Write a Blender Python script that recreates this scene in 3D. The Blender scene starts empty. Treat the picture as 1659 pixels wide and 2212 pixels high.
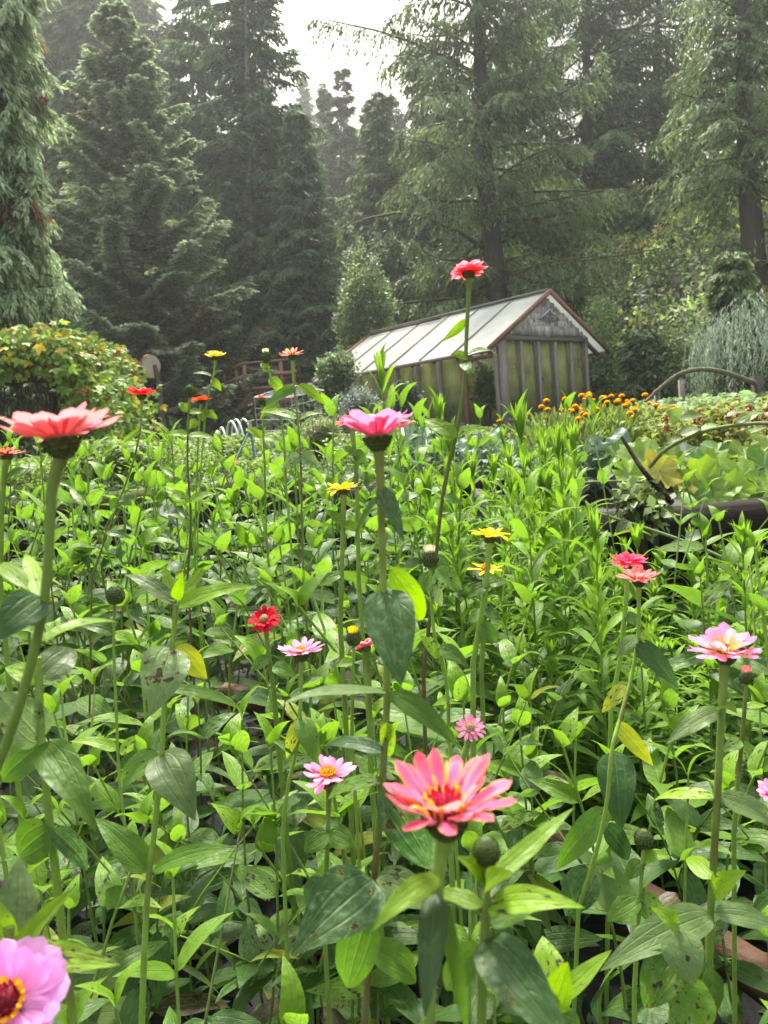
import bpy, math, random
import numpy as np
from mathutils import Vector, Matrix
PI = math.pi
rng = np.random.default_rng(7)
random.seed(7)
SC = bpy.context.scene
COL = SC.collection

# ------------------------------------------------------------------ camera
PITCH, ROLL, CAMH = math.radians(5.5), math.radians(4.9), 1.3
cF = np.array([0, math.cos(PITCH), -math.sin(PITCH)])
u0 = np.array([0, math.sin(PITCH), math.cos(PITCH)]); r0 = np.array([1., 0, 0])
cU = u0*math.cos(ROLL) + r0*math.sin(ROLL)
cR = r0*math.cos(ROLL) - u0*math.sin(ROLL)
cO = np.array([0, 0, CAMH])
cam = bpy.data.objects.new('camera', bpy.data.cameras.new('camera')); COL.objects.link(cam)
M = Matrix.Identity(4)
for i in range(3):
    M[i][0], M[i][1], M[i][2], M[i][3] = cR[i], cU[i], -cF[i], cO[i]
cam.matrix_world = M
cam.data.sensor_fit = 'HORIZONTAL'; cam.data.sensor_width = 36; cam.data.lens = 36
cam.data.clip_start = .05; cam.data.clip_end = 2000
cam.data.dof.use_dof = True; cam.data.dof.focus_distance = 1.5; cam.data.dof.aperture_fstop = 14
SC.camera = cam

def at(px, py, d):
    """world point seen at (px,py) of the 1659x2212 view, d metres in front of the camera"""
    return cO + cF*d + cR*((px-829.5)/1659*d) - cU*((py-1106)/1659*d)

# ------------------------------------------------------------------ world, sun, exposure
SUN_EL, SUN_AZ = math.radians(61), math.radians(-6)      # azimuth from +Y towards +X
w = bpy.data.worlds.new('World'); SC.world = w; w.use_nodes = True
nt = w.node_tree; bg = nt.nodes['Background']
sk = nt.nodes.new('ShaderNodeTexSky'); sk.sky_type = 'NISHITA'; sk.sun_disc = False
sk.sun_elevation = SUN_EL; sk.sun_rotation = SUN_AZ
sk.air_density = 1.3; sk.dust_density = 5.0; sk.ozone_density = .6
hsv = nt.nodes.new('ShaderNodeHueSaturation'); hsv.inputs['Saturation'].default_value = .38; hsv.inputs['Value'].default_value = 1.1
nt.links.new(sk.outputs[0], hsv.inputs['Color']); nt.links.new(hsv.outputs[0], bg.inputs[0]); bg.inputs[1].default_value = .125
sd = bpy.data.lights.new('sun', 'SUN'); sd.energy = 3.7; sd.angle = math.radians(9); sd.color = (1, .95, .84)
so = bpy.data.objects.new('sun', sd); COL.objects.link(so)
sv = Vector((math.sin(SUN_AZ)*math.cos(SUN_EL), math.cos(SUN_AZ)*math.cos(SUN_EL), math.sin(SUN_EL)))
so.rotation_euler = sv.to_track_quat('Z', 'Y').to_euler()
SC.view_settings.view_transform = 'Standard'; SC.view_settings.look = 'None'
SC.view_settings.exposure = 1.62; SC.view_settings.gamma = 1
SC.view_settings.use_curve_mapping = False
cy = SC.cycles
cy.use_denoising = True; cy.max_bounces = 7; cy.diffuse_bounces = 3; cy.glossy_bounces = 2
cy.transmission_bounces = 5; cy.transparent_max_bounces = 10; cy.volume_bounces = 0
cy.volume_step_rate = 10; cy.volume_max_steps = 32
cy.use_adaptive_sampling = True; cy.adaptive_threshold = .02
cy.sample_clamp_indirect = 6; cy.caustics_reflective = False; cy.caustics_refractive = False

# ------------------------------------------------------------------ helpers
def norm(a):
    a = np.asarray(a, float); return a/np.maximum(np.linalg.norm(a, axis=-1, keepdims=True), 1e-9)
def sm(t): t = np.clip(t, 0, 1); return t*t*(3-2*t)

class MB:
    def __init__(s): s.V, s.C, s.L, s.F, s.n = [], [], [], [], 0
    def add(s, v, f, c, l=None):
        v = np.asarray(v, float).reshape(-1, 3); k = len(v)
        c = np.asarray(c, float)
        if c.ndim == 1: c = np.tile(c, (k, 1))
        if l is None: l = np.zeros((k, 3))
        s.V.append(v); s.C.append(c.reshape(-1, 3)); s.L.append(np.asarray(l, float).reshape(-1, 3))
        s.F.append(np.asarray(f, np.int64) + s.n); s.n += k
    def mesh(s, name, mat, org=None, smooth=True):
        me = bpy.data.meshes.new(name)
        v = np.concatenate(s.V) if s.V else np.zeros((0, 3))
        if org is not None: v = v - np.asarray(org)
        lv = np.concatenate([f.ravel() for f in s.F]); sizes = np.concatenate([np.full(len(f), f.shape[1]) for f in s.F])
        st = np.concatenate([[0], np.cumsum(sizes)[:-1]])
        me.vertices.add(len(v)); me.vertices.foreach_set('co', v.ravel().astype(np.float32))
        me.loops.add(len(lv)); me.loops.foreach_set('vertex_index', lv.astype(np.int32))
        me.polygons.add(len(sizes)); me.polygons.foreach_set('loop_start', st.astype(np.int32))
        me.update(calc_edges=True)
        a = me.attributes.new('pc', 'FLOAT_COLOR', 'POINT')
        c = np.concatenate(s.C); a.data.foreach_set('color', np.c_[c, np.ones(len(c))].ravel().astype(np.float32))
        a = me.attributes.new('lt', 'FLOAT_VECTOR', 'POINT')
        a.data.foreach_set('vector', np.concatenate(s.L).ravel().astype(np.float32))
        if smooth: me.polygons.foreach_set('use_smooth', np.ones(len(sizes), bool))
        me.materials.append(mat); me.validate()
        return me
    def build(s, name, mat, parent=None, org=None, smooth=True):
        if parent is not None and org is None: org = ORG.get(parent.name, (0, 0, 0))
        o = bpy.data.objects.new(name, s.mesh(name, mat, org, smooth)); COL.objects.link(o)
        if parent is not None: o.parent = parent; ORG[o.name] = org
        elif org is not None: o.location = org; ORG[o.name] = org
        return o
ORG = {}
def tag(o, label, cat, group=None, kind=None):
    if label: o['label'] = label
    if cat: o['category'] = cat
    if group: o['group'] = group
    if kind: o['kind'] = kind
    return o
def thing(name, loc, label, cat, group=None, rz=0):
    o = bpy.data.objects.new(name, None); COL.objects.link(o); o.empty_display_size = .1
    o.location = [float(q) for q in loc]; o.rotation_euler = (0, 0, rz)
    ORG[o.name] = (0, 0, 0) if rz else np.array(loc, float)
    return tag(o, label, cat, group)
def copy_tree(o, parent=None):
    c = o.copy(); COL.objects.link(c); c.parent = parent
    for ch in list(o.children):
        copy_tree(ch, c)
    return c
KIDS = {}
def kids(o, *ks): KIDS[o.name] = list(ks)

def box(mb, a, b, c, R=None, T=None):
    """box from corner a to corner b (local), optional frame"""
    (x0, y0, z0), (x1, y1, z1) = a, b
    v = np.array([(x, y, z) for x in (x0, x1) for y in (y0, y1) for z in (z0, z1)], float)
    if R is not None: v = v@np.asarray(R).T
    if T is not None: v = v + T
    mb.add(v, [(0, 1, 3, 2), (4, 6, 7, 5), (0, 4, 5, 1), (2, 3, 7, 6), (0, 2, 6, 4), (1, 5, 7, 3)], c,
           np.tile([random.random(), random.random(), random.random()], (8, 1)))
def beam(mb, p, q, w, h, c, up=(0, 0, 1)):
    p, q = np.asarray(p, float), np.asarray(q, float); L = np.linalg.norm(q-p); D = (q-p)/L
    S = norm(np.cross(D, up)); U = np.cross(S, D)
    box(mb, (0, -w/2, -h/2), (L, w/2, h/2), c, np.array([D, S, U]).T, p)
def tube(mb, P, r, c, k=6, cap=True, c2=None):
    P = np.asarray(P, float); n = len(P); r = np.broadcast_to(np.asarray(r, float), n)
    T = norm(np.gradient(P, axis=0)); a = np.array([.37, .61, .7]) if abs(T[0, 2]) > .6 else np.array([0, 0, 1.])
    S = norm(np.cross(T, a)); U = np.cross(S, T)
    th = np.arange(k)/k*2*PI
    V = P[:, None] + r[:, None, None]*(np.cos(th)[None, :, None]*S[:, None] + np.sin(th)[None, :, None]*U[:, None])
    i = np.arange(n-1)[:, None]*k; j = np.arange(k)[None]; j2 = (j+1) % k
    f = np.stack([i+j, i+j2, i+k+j2, i+k+j], -1).reshape(-1, 4)
    cc = np.tile(np.asarray(c, float), (n*k, 1))
    if c2 is not None:
        t = np.repeat(np.linspace(0, 1, n), k)[:, None]; cc = cc*(1-t) + np.asarray(c2)*t
    l = np.stack([np.tile(th, n), np.repeat(np.arange(n)/n, k), np.full(n*k, random.random())], -1)
    mb.add(V, f, cc, l)
    if cap:
        for e in (0, n-1):
            mb.add(np.vstack([V[e], P[e]]), [(q, (q+1) % k, k) for q in range(k)], cc[0] if e == 0 else cc[-1])
def smooth_path(P, m=4):
    P = np.asarray(P, float)
    if len(P) < 3: return P
    out = []
    Q = np.vstack([2*P[0]-P[1], P, 2*P[-1]-P[-2]])
    for i in range(1, len(Q)-2):
        for t in np.arange(m)/m:
            a, b, c, d = Q[i-1], Q[i], Q[i+1], Q[i+2]
            out.append(.5*((2*b)+(c-a)*t+(2*a-5*b+4*c-d)*t*t+(-a+3*b-3*c+d)*t**3))
    out.append(P[-1]); return np.array(out)

SH = {
 'ovate': lambda v: np.maximum(v, 0)**.45*np.maximum(1-v, 0)**.95*2.1,
 'lance': lambda v: np.sin(PI*np.clip(v, 0, 1))**.8*(1-.25*v)*1.12,
 'petal': lambda v: (.42+.58*sm(v/.6))*np.sqrt(np.maximum(1-v**7, 0)),
 'kite': lambda v: np.where(v < .4, v/.4, (1-v)/.6),
 'round': lambda v: np.sqrt(np.maximum(1-(2*v-1)**2, 0)),
}
def leaves(mb, B, T, N, W, col, bend=0, fold=.15, wave=0, shape='ovate', nv=7, nu=4, twist=0, col2=None, edge=None, var=None, tipcurl=0):
    """leaf blades from base B to tip T with top side N; W is the full width"""
    B, T, N = np.atleast_2d(B).astype(float), np.atleast_2d(T).astype(float), np.atleast_2d(N).astype(float)
    n = max(len(B), len(T)); B = np.broadcast_to(B, (n, 3)); T = np.broadcast_to(T, (n, 3)); N = np.broadcast_to(N, (n, 3))
    f1 = lambda q: np.broadcast_to(np.asarray(q, float), n)
    W, bend, fold, wave, twist, tipcurl = map(f1, (W, bend, fold, wave, twist, tipcurl))
    D = T-B; L = np.linalg.norm(D, axis=1); D = D/L[:, None]
    S = norm(np.cross(D, N)); N2 = np.cross(S, D)
    v = np.linspace(0, 1, nv+1); u = np.linspace(-1, 1, nu+1)
    ph = rng.random(n)*6.28; kf = 5+rng.random(n)*6
    sh = SH[shape](v)
    c = B[:, None] + (T-B)[:, None]*v[None, :, None] + N2[:, None]*(bend*L)[:, None, None]*(4*v*(1-v))[None, :, None]
    c = c - N2[:, None]*(tipcurl*L)[:, None, None]*(np.maximum(v-.6, 0)**2*6)[None, :, None]
    a = twist[:, None]*v[None]
    Sv = S[:, None]*np.cos(a)[..., None] + N2[:, None]*np.sin(a)[..., None]
    Nv = N2[:, None]*np.cos(a)[..., None] - S[:, None]*np.sin(a)[..., None]
    hw = (W/2)[:, None]*sh[None]
    wv = wave[:, None, None]*W[:, None, None]*np.sin(kf[:, None, None]*v[None, :, None] + ph[:, None, None] + u[None, None]*1.3)*(np.abs(u)**2)[None, None]*np.minimum(sh, .8)[None, :, None]
    lift = fold[:, None, None]*hw[:, :, None]*np.abs(u)[None, None] + wv
    P = c[:, :, None] + Sv[:, :, None]*(hw[:, :, None]*u[None, None])[..., None]*np.cos(np.minimum(fold, 1))[:, None, None, None] + Nv[:, :, None]*lift[..., None]
    m = (nv+1)*(nu+1)
    i = (np.arange(nv)*(nu+1))[:, None] + np.arange(nu)[None]
    f = np.stack([i, i+1, i+nu+2, i+nu+1], -1).reshape(-1, 4)
    f = (f[None] + (np.arange(n)*m)[:, None, None]).reshape(-1, 4)
    col = np.asarray(col, float); col = np.broadcast_to(col, (n, 3))
    cc = np.broadcast_to(col[:, None, None], (n, nv+1, nu+1, 3)).copy()
    if col2 is not None:
        t = sm((v-.05)/.8)[None, :, None, None]; cc = cc*(1-t) + np.broadcast_to(np.asarray(col2, float), (n, 3))[:, None, None]*t
    if edge is not None:
        t = (np.abs(u)**3)[None, None, :, None]*.8; cc = cc*(1-t) + np.asarray(edge, float)*t
    vr = rng.random(n) if var is None else f1(var)
    l = np.stack(np.broadcast_arrays(u[None, None], v[None, :, None], vr[:, None, None]), -1)
    mb.add(P.reshape(-1, 3), f, cc.reshape(-1, 3), l.reshape(-1, 3))
def kites(mb, B, T, N, W, col, var=None):
    leaves(mb, B, T, N, W, col, shape='kite', nv=2, nu=2, fold=.25, var=var)
def quads(mb, B, T, N, W, col):
    """cheap folded spray: 4 vertices, 2 triangles"""
    B, T = np.asarray(B, float), np.asarray(T, float); n = len(B)
    D = T-B; S = norm(np.cross(D, N))*(np.broadcast_to(W, n)/2)[:, None]; N2 = norm(np.cross(S, D))
    m = B + D*.42 
    P = np.stack([B, m+S, T, m-S], 1)
    f = (np.array([[0, 1, 2, 3]])[None] + (np.arange(n)*4)[:, None, None]).reshape(-1, 4)
    col = np.broadcast_to(np.asarray(col, float), (n, 3))
    l = np.broadcast_to(np.stack([np.zeros(n), np.zeros(n), rng.random(n)], -1)[:, None], (n, 4, 3))
    mb.add(P.reshape(-1, 3), f, np.repeat(col, 4, 0), l.reshape(-1, 3))
def discs(mb, C, N, R, col, lobes=5, la=.2, cup=.15, k=20, wave=.08, center=None):
    """lobed leaves seen as discs"""
    C, N = np.atleast_2d(C), norm(np.atleast_2d(N)); n = len(C); R = np.broadcast_to(R, n)
    X = norm(np.cross(N, rng.normal(size=(n, 3)))); Y = np.cross(N, X)
    th = np.arange(k)/k*2*PI
    rr = 1 + la*np.cos(lobes*th)[None] + .05*rng.normal(size=(n, k)); rr[:, 0] *= .45
    ring = []
    for q, s in ((.5, 0), (1., 1)):
        z = cup*q*q + wave*rng.normal(size=(n, k))*q
        ring.append(C[:, None] + (X[:, None]*np.cos(th)[None, :, None] + Y[:, None]*np.sin(th)[None, :, None])*(R[:, None]*q*rr)[..., None] + N[:, None]*(R[:, None]*z)[..., None])
    V = np.concatenate([C[:, None], ring[0], ring[1]], 1); m = 1+2*k
    j = np.arange(k); j2 = (j+1) % k
    f3 = np.stack([j*0, 1+j, 1+j2], -1); f4 = np.stack([1+j, 1+k+j, 1+k+j2, 1+j2], -1)
    off = (np.arange(n)*m)[:, None, None]
    col = np.broadcast_to(np.asarray(col, float), (n, 3))
    vr = rng.random(n)
    uu = np.concatenate([[0], np.cos(th*2.5)*.5, np.cos(th*2.5)]); vv = np.concatenate([[0], th*0+.5, th*0+1.])
    l = np.stack(np.broadcast_arrays(uu[None], vv[None], vr[:, None]), -1)
    mb.add(V.reshape(-1, 3), (f3[None]+off).reshape(-1, 3), np.repeat(col, m, 0), l.reshape(-1, 3))
    mb.F.append(((f4[None]+off).reshape(-1, 4)) + mb.n - n*m)

# ------------------------------------------------------------------ materials
def newmat(name):
    m = bpy.data.materials.new(name); m.use_nodes = True; nt = m.node_tree
    for n in list(nt.nodes): nt.nodes.remove(n)
    out = nt.nodes.new('ShaderNodeOutputMaterial')
    def N(t, **kw):
        n = nt.nodes.new('ShaderNode'+t)
        for k, v in kw.items():
            if k.startswith('i_'): n.inputs[k[2:].replace('_', ' ')].default_value = v
            else: setattr(n, k, v)
        return n
    return m, nt, N, out
def mathn(nt, N, op, a, b=None, c=None):
    n = N('Math', operation=op)
    for i, q in enumerate((a, b, c)):
        if q is None: continue
        if isinstance(q, (int, float)): n.inputs[i].default_value = q
        else: nt.links.new(q, n.inputs[i])
    return n.outputs[0]
def mixc(nt, N, f, a, b, bt='MIX'):
    n = N('Mix', data_type='RGBA', blend_type=bt)
    for i, q in ((0, f), (6, a), (7, b)):
        if isinstance(q, (int, float)): n.inputs[i].default_value = q
        elif isinstance(q, tuple): n.inputs[i].default_value = (*q, 1)
        else: nt.links.new(q, n.inputs[i])
    return n.outputs[2]
def ramp(nt, N, x, a, b):
    n = N('MapRange', interpolation_type='SMOOTHSTEP'); nt.links.new(x, n.inputs[0])
    n.inputs[1].default_value = a; n.inputs[2].default_value = b
    return n.outputs[0]

def leafmat(name, trans=.4, rough=.42, spec=.4, veins=0, spots=0, under=None, nscale=9., namp=.5, sat=1.08, tint=(1, 1, 1), bump=.0, objvar=0., side=.35, streak=0, blot=0, gain=1.):
    m, nt, N, out = newmat(name); L = nt.links.new
    at_ = N('Attribute', attribute_name='pc'); lt = N('Attribute', attribute_name='lt')
    sep = N('SeparateXYZ'); L(lt.outputs['Vector'], sep.inputs[0]); u, v, vr = sep.outputs
    co = N('TexCoord')
    col = at_.outputs['Color']
    nz = N('TexNoise', i_Scale=nscale, i_Detail=3.); L(co.outputs['Object'], nz.inputs['Vector'])
    k = mathn(nt, N, 'MULTIPLY_ADD', nz.outputs[0], namp*2*gain, (1-namp)*gain)
    k2 = mathn(nt, N, 'MULTIPLY_ADD', vr, .5, .75); k = mathn(nt, N, 'MULTIPLY', k, k2)
    if objvar:
        oi = N('ObjectInfo'); k = mathn(nt, N, 'MULTIPLY', k, mathn(nt, N, 'MULTIPLY_ADD', oi.outputs['Random'], objvar, 1-objvar/2))
    vm = N('VectorMath', operation='SCALE'); L(col, vm.inputs[0]); L(k, vm.inputs['Scale']); col = vm.outputs[0]
    SIDE = side
    h = None
    if streak:
        cs = N('CombineXYZ'); L(mathn(nt, N, 'MULTIPLY', u, 4.5), cs.inputs[0]); L(mathn(nt, N, 'MULTIPLY', v, .9), cs.inputs[1]); L(mathn(nt, N, 'MULTIPLY', vr, 61.), cs.inputs[2])
        n4 = N('TexNoise', i_Scale=1.6, i_Detail=3.); L(cs.outputs[0], n4.inputs['Vector'])
        kk = mathn(nt, N, 'MULTIPLY_ADD', n4.outputs[0], 2*streak, 1-streak)
        vm2 = N('VectorMath', operation='SCALE'); L(col, vm2.inputs[0]); L(kk, vm2.inputs['Scale']); col = vm2.outputs[0]
        h = mathn(nt, N, 'MULTIPLY', n4.outputs[0], 1.5)
    if blot:
        mb_ = N('Mapping'); mb_.inputs['Scale'].default_value = (1, 1, .35); L(co.outputs['Object'], mb_.inputs[0])
        n5 = N('TexNoise', i_Scale=28., i_Detail=3.); L(mb_.outputs[0], n5.inputs['Vector'])
        col = mixc(nt, N, mathn(nt, N, 'MULTIPLY', ramp(nt, N, n5.outputs[0], .5, .68), blot), col, (.13, .07, .03))
    if veins:
        au = mathn(nt, N, 'ABSOLUTE', u)
        mid = mathn(nt, N, 'SUBTRACT', 1., ramp(nt, N, au, .015, .07))
        s = mathn(nt, N, 'MULTIPLY_ADD', mathn(nt, N, 'POWER', au, 1.3), -9., mathn(nt, N, 'MULTIPLY', v, 26.))
        w1 = mathn(nt, N, 'SINE', s)
        side = ramp(nt, N, w1, .88, 1.)
        # the pair of long curved side veins
        lv = mathn(nt, N, 'ABSOLUTE', mathn(nt, N, 'SUBTRACT', au, .45))
        lg = mathn(nt, N, 'SUBTRACT', 1., ramp(nt, N, lv, .02, .07))
        f = mathn(nt, N, 'MAXIMUM', mid, mathn(nt, N, 'MAXIMUM', mathn(nt, N, 'MULTIPLY', side, SIDE), mathn(nt, N, 'MULTIPLY', lg, .45)))
        col = mixc(nt, N, mathn(nt, N, 'MULTIPLY', f, veins), col, (.22, .34, .09))
        h = mathn(nt, N, 'SUBTRACT', mathn(nt, N, 'MULTIPLY', w1, .12*SIDE), mathn(nt, N, 'MULTIPLY', f, .6))
    if spots:
        cx = N('CombineXYZ'); L(mathn(nt, N, 'MULTIPLY', u, 2.), cx.inputs[0]); L(mathn(nt, N, 'MULTIPLY', v, 5.), cx.inputs[1]); L(mathn(nt, N, 'MULTIPLY', vr, 97.), cx.inputs[2])
        ns = N('TexNoise', i_Scale=1.35, i_Detail=2.5); L(cx.outputs[0], ns.inputs['Vector'])
        amt = mathn(nt, N, 'MULTIPLY_ADD', ramp(nt, N, vr, .45, 1.), -.14, .72)
        sp = mathn(nt, N, 'SUBTRACT', ns.outputs[0], amt)
        halo = ramp(nt, N, sp, -.05, .03); core = ramp(nt, N, sp, 0.0, .025)
        col = mixc(nt, N, mathn(nt, N, 'MULTIPLY', halo, .5*spots), col, (.30, .27, .04))
        col = mixc(nt, N, mathn(nt, N, 'MULTIPLY', core, .92*spots), col, (.035, .02, .014))
        # pale sheen painted into the colour of some leaves
        n3 = N('TexNoise', i_Scale=2.2, i_Detail=4.); L(cx.outputs[0], n3.inputs['Vector'])
        sheen = mathn(nt, N, 'MULTIPLY', ramp(nt, N, n3.outputs[0], .45, .75), mathn(nt, N, 'MULTIPLY', ramp(nt, N, vr, .35, .9), .4))
        col = mixc(nt, N, sheen, col, (.26, .34, .18))
    geo = N('NewGeometry')
    if under is not None:
        col = mixc(nt, N, mathn(nt, N, 'MULTIPLY', geo.outputs['Backfacing'], under[3]), col, under[:3])
    p = N('BsdfPrincipled'); L(col, p.inputs['Base Color'])
    p.inputs['Roughness'].default_value = rough; p.inputs['Specular IOR Level'].default_value = spec
    tr = N('BsdfTranslucent')
    hs = N('HueSaturation'); hs.inputs['Saturation'].default_value = sat; hs.inputs['Value'].default_value = 1.55; L(col, hs.inputs['Color'])
    tc = mixc(nt, N, 1., hs.outputs[0], tint, 'MULTIPLY'); L(tc, tr.inputs[0])
    if bump:
        nb = N('TexNoise', i_Scale=60., i_Detail=2.); L(co.outputs['Object'], nb.inputs['Vector'])
        hh = mathn(nt, N, 'MULTIPLY', nb.outputs[0], 1.6)
        if h is not None: hh = mathn(nt, N, 'ADD', hh, h)
        b = N('Bump'); b.inputs['Strength'].default_value = bump; b.inputs['Distance'].default_value = .003
        L(hh, b.inputs['Height']); L(b.outputs[0], p.inputs['Normal']); L(b.outputs[0], tr.inputs['Normal'])
    mx = N('MixShader'); mx.inputs[0].default_value = trans; L(p.outputs[0], mx.inputs[1]); L(tr.outputs[0], mx.inputs[2])
    L(mx.outputs[0], out.inputs[0]); return m

def surf(name, col=None, rough=.8, spec=.3, namp=.3, nscale=8., stretch=(1, 1, 1), bump=.3, bdist=.01, col2=None, metal=0, lo=.42, hi=.62, coord='Object'):
    """opaque rough surface; col None = use the pc attribute"""
    m, nt, N, out = newmat(name); L = nt.links.new
    co = N('TexCoord'); mp = N('Mapping'); mp.inputs['Scale'].default_value = stretch; L(co.outputs[coord], mp.inputs[0])
    nz = N('TexNoise', i_Scale=nscale, i_Detail=6., i_Roughness=.65); L(mp.outputs[0], nz.inputs['Vector'])
    if col is None:
        a = N('Attribute', attribute_name='pc'); c = a.outputs['Color']
    else:
        c = mixc(nt, N, 0., tuple(col), tuple(col))
    k = mathn(nt, N, 'MULTIPLY_ADD', nz.outputs[0], namp*2, 1-namp)
    vm = N('VectorMath', operation='SCALE'); L(c, vm.inputs[0]); L(k, vm.inputs['Scale']); c = vm.outputs[0]
    if col2 is not None:
        n2 = N('TexNoise', i_Scale=nscale*.35, i_Detail=5.); L(mp.outputs[0], n2.inputs['Vector'])
        c = mixc(nt, N, ramp(nt, N, n2.outputs[0], lo, hi), c, tuple(col2))
    p = N('BsdfPrincipled'); L(c, p.inputs['Base Color']); p.inputs['Roughness'].default_value = rough
    p.inputs['Specular IOR Level'].default_value = spec; p.inputs['Metallic'].default_value = metal
    if bump:
        b = N('Bump'); b.inputs['Strength'].default_value = bump; b.inputs['Distance'].default_value = bdist
        L(nz.outputs[0], b.inputs['Height']); L(b.outputs[0], p.inputs['Normal'])
    L(p.outputs[0], out.inputs[0]); return m

M_LEAF = leafmat('zinnia_leaf', trans=.42, rough=.45, spec=.26, veins=.22, side=.2, spots=1., under=(.13, .23, .04, .45), bump=.6, namp=.28, nscale=14)
M_WEED = leafmat('narrow_leaf', trans=.45, rough=.5, spec=.2, veins=.25, side=.15, under=(.12, .2, .04, .4), bump=.3, namp=.2)
M_STEM = leafmat('green_stem', trans=.2, rough=.6, spec=.25, namp=.3, nscale=30, blot=.5, bump=.4)
M_PETAL = leafmat('petal', trans=.42, rough=.6, spec=.15, namp=.1, sat=1.05, nscale=60, streak=.28, bump=.3)
M_PETALP = leafmat('petal_peach_back', trans=.4, rough=.6, spec=.15, namp=.1, sat=1.05, nscale=60, streak=.28, bump=.3, under=(.74, .27, .24, .85))
M_PETALC = leafmat('petal_rose_back', trans=.4, rough=.6, spec=.15, namp=.1, sat=1.05, nscale=60, streak=.28, bump=.3, under=(.70, .20, .30, .85))
M_DISC = leafmat('flower_disc', trans=.15, rough=.6, spec=.2, namp=.15)
M_NEEDLE = leafmat('conifer_needles', gain=.98, trans=.3, rough=.65, spec=.2, namp=.45, nscale=.8)
M_SHRUB = leafmat('shrub_leaf', trans=.38, rough=.5, spec=.35, namp=.4, nscale=1.5)
M_VINE = leafmat('vine_leaf', trans=.42, rough=.5, spec=.22, namp=.25, nscale=5)
M_KALE = leafmat('kale_leaf', trans=.15, rough=.48, spec=.4, veins=.5, namp=.25, nscale=12, bump=.7)
M_BARK = surf('bark', None, rough=.9, namp=.6, nscale=6, stretch=(3, 3, .6), bump=1., bdist=.05)
M_SOIL = surf('wet_soil', (.035, .027, .02), rough=.55, spec=.5, namp=.7, nscale=25, bump=1, bdist=.03, col2=(.012, .012, .012))
M_TIMBER = surf('dark_old_timber', None, rough=.9, spec=.1, namp=.6, nscale=9, stretch=(1, 1, 8), bump=.8, bdist=.012)
M_GREY = surf('weathered_grey_wood', None, rough=.85, namp=.45, nscale=14, stretch=(6, 6, .8), bump=.6, bdist=.006)
M_BROWN = surf('brown_stained_wood', None, rough=.6, namp=.35, nscale=8, stretch=(2, 2, 2), bump=.3, bdist=.004)
M_METAL = surf('painted_metal', None, rough=.45, spec=.5, namp=.12, nscale=10, bump=.05)
M_PLAST = leafmat('white_plastic', trans=.3, rough=.35, spec=.5, namp=.05, sat=1)
# ------------------------------------------------------------------ terrain
def zt(x, y):
    x, y = np.asarray(x, float), np.asarray(y, float)
    r = sm((x-.3)/.8); yb = 5.45*(1-r) + 3.75*r
    h = sm((y-yb)/.15)*(.98*(1-r) + .80*r)
    h = h + sm((y-7)/9)*.13 + sm((y-12)/12)*.62*sm((4-x)/5)
    s = (x-3.3)*.894 + (y-27)*.447
    h = h + np.where(s > 0, np.where(s < 4.2, 1.28*s*sm(s/1.0), 1.28*4.2 + .42*(s-4.2)), 0)*sm((y+2)/8)
    s2 = (x+9)*-.75 + (y-46)*.55
    h = h + np.maximum(s2, 0)*.55
    h = h + np.maximum(y-85, 0)*.5
    h = h + .05*np.sin(x*1.7+y*.9)*np.sin(y*1.3)*sm((y-4)/3)
    return h
def zt1(x, y): return float(zt(x, y))
def grid_axis(*segs):
    return np.unique(np.concatenate([np.arange(a, b, st) for a, b, st in segs]))
gx = grid_axis((-110, -20, 4), (-20, -6, .8), (-6, 6, .2), (6, 24, .8), (24, 111, 4))
gy = grid_axis((-6, 0, .6), (0, 6.5, .08), (6.5, 40, .6), (40, 200, 4))
X, Y = np.meshgrid(gx, gy); Z = zt(X, Y)
near = (Y < 3.6) & (Y > -3)
Z = Z + np.where(near, .02*np.sin(X*9+Y*5)*np.sin(Y*11), 0)
mb = MB(); nx = len(gx)
i = (np.arange(len(gy)-1)[:, None]*nx + np.arange(nx-1)[None]).ravel()
mb.add(np.stack([X, Y, Z], -1).reshape(-1, 3), np.stack([i, i+1, i+nx+1, i+nx], -1), (.05, .04, .03))
tag(mb.build('ground', M_SOIL), None, None, kind='structure')

# ------------------------------------------------------------------ greenhouse
GH = thing('greenhouse', (2.705, 15.98, .90), 'greenhouse with weathered grey posts, white translucent roof panels and shingled gable', 'greenhouse', rz=math.radians(41.3)+PI/2)
# local frame: +x runs along the long side wall away from us, -y runs along the gable to the right
HW, HR, OE, OF, LL, WW, SILL = 2.27, 3.14, .6, .16, 5.5, 3.0, .58
slope = (HR-HW)/(WW/2)
gl, gnt, gN, gout = newmat('dusty_lit_glass')
gg = gN('BsdfGlossy'); gg.inputs['Roughness'].default_value = .08; gt = gN('BsdfTransparent'); gt.inputs[0].default_value = (.93, .96, .85, 1)
gd = gN('BsdfTranslucent'); gd.inputs[0].default_value = (.92, .98, .38, 1); gd2 = gN('BsdfDiffuse'); gd2.inputs[0].default_value = (.62, .66, .24, 1); gda = gN('MixShader'); gda.inputs[0].default_value = .5; gnt.links.new(gd.outputs[0], gda.inputs[1]); gnt.links.new(gd2.outputs[0], gda.inputs[2]); gd = gda  # yellow-green dust layer, its colour brightened so the panes seem lit from inside
fr = gN('Fresnel'); fr.inputs[0].default_value = 1.25
gnz = gN('TexNoise', i_Scale=1.7, i_Detail=5.); gco = gN('TexCoord'); gnt.links.new(gco.outputs['Object'], gnz.inputs['Vector'])
m1 = gN('MixShader'); gnt.links.new(ramp(gnt, gN, gnz.outputs[0], .08, .85), m1.inputs[0]); gnt.links.new(gt.outputs[0], m1.inputs[1]); gnt.links.new(gd.outputs[0], m1.inputs[2])
m2 = gN('MixShader'); gnt.links.new(fr.outputs[0], m2.inputs[0]); gnt.links.new(m1.outputs[0], m2.inputs[1]); gnt.links.new(gg.outputs[0], m2.inputs[2])
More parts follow.
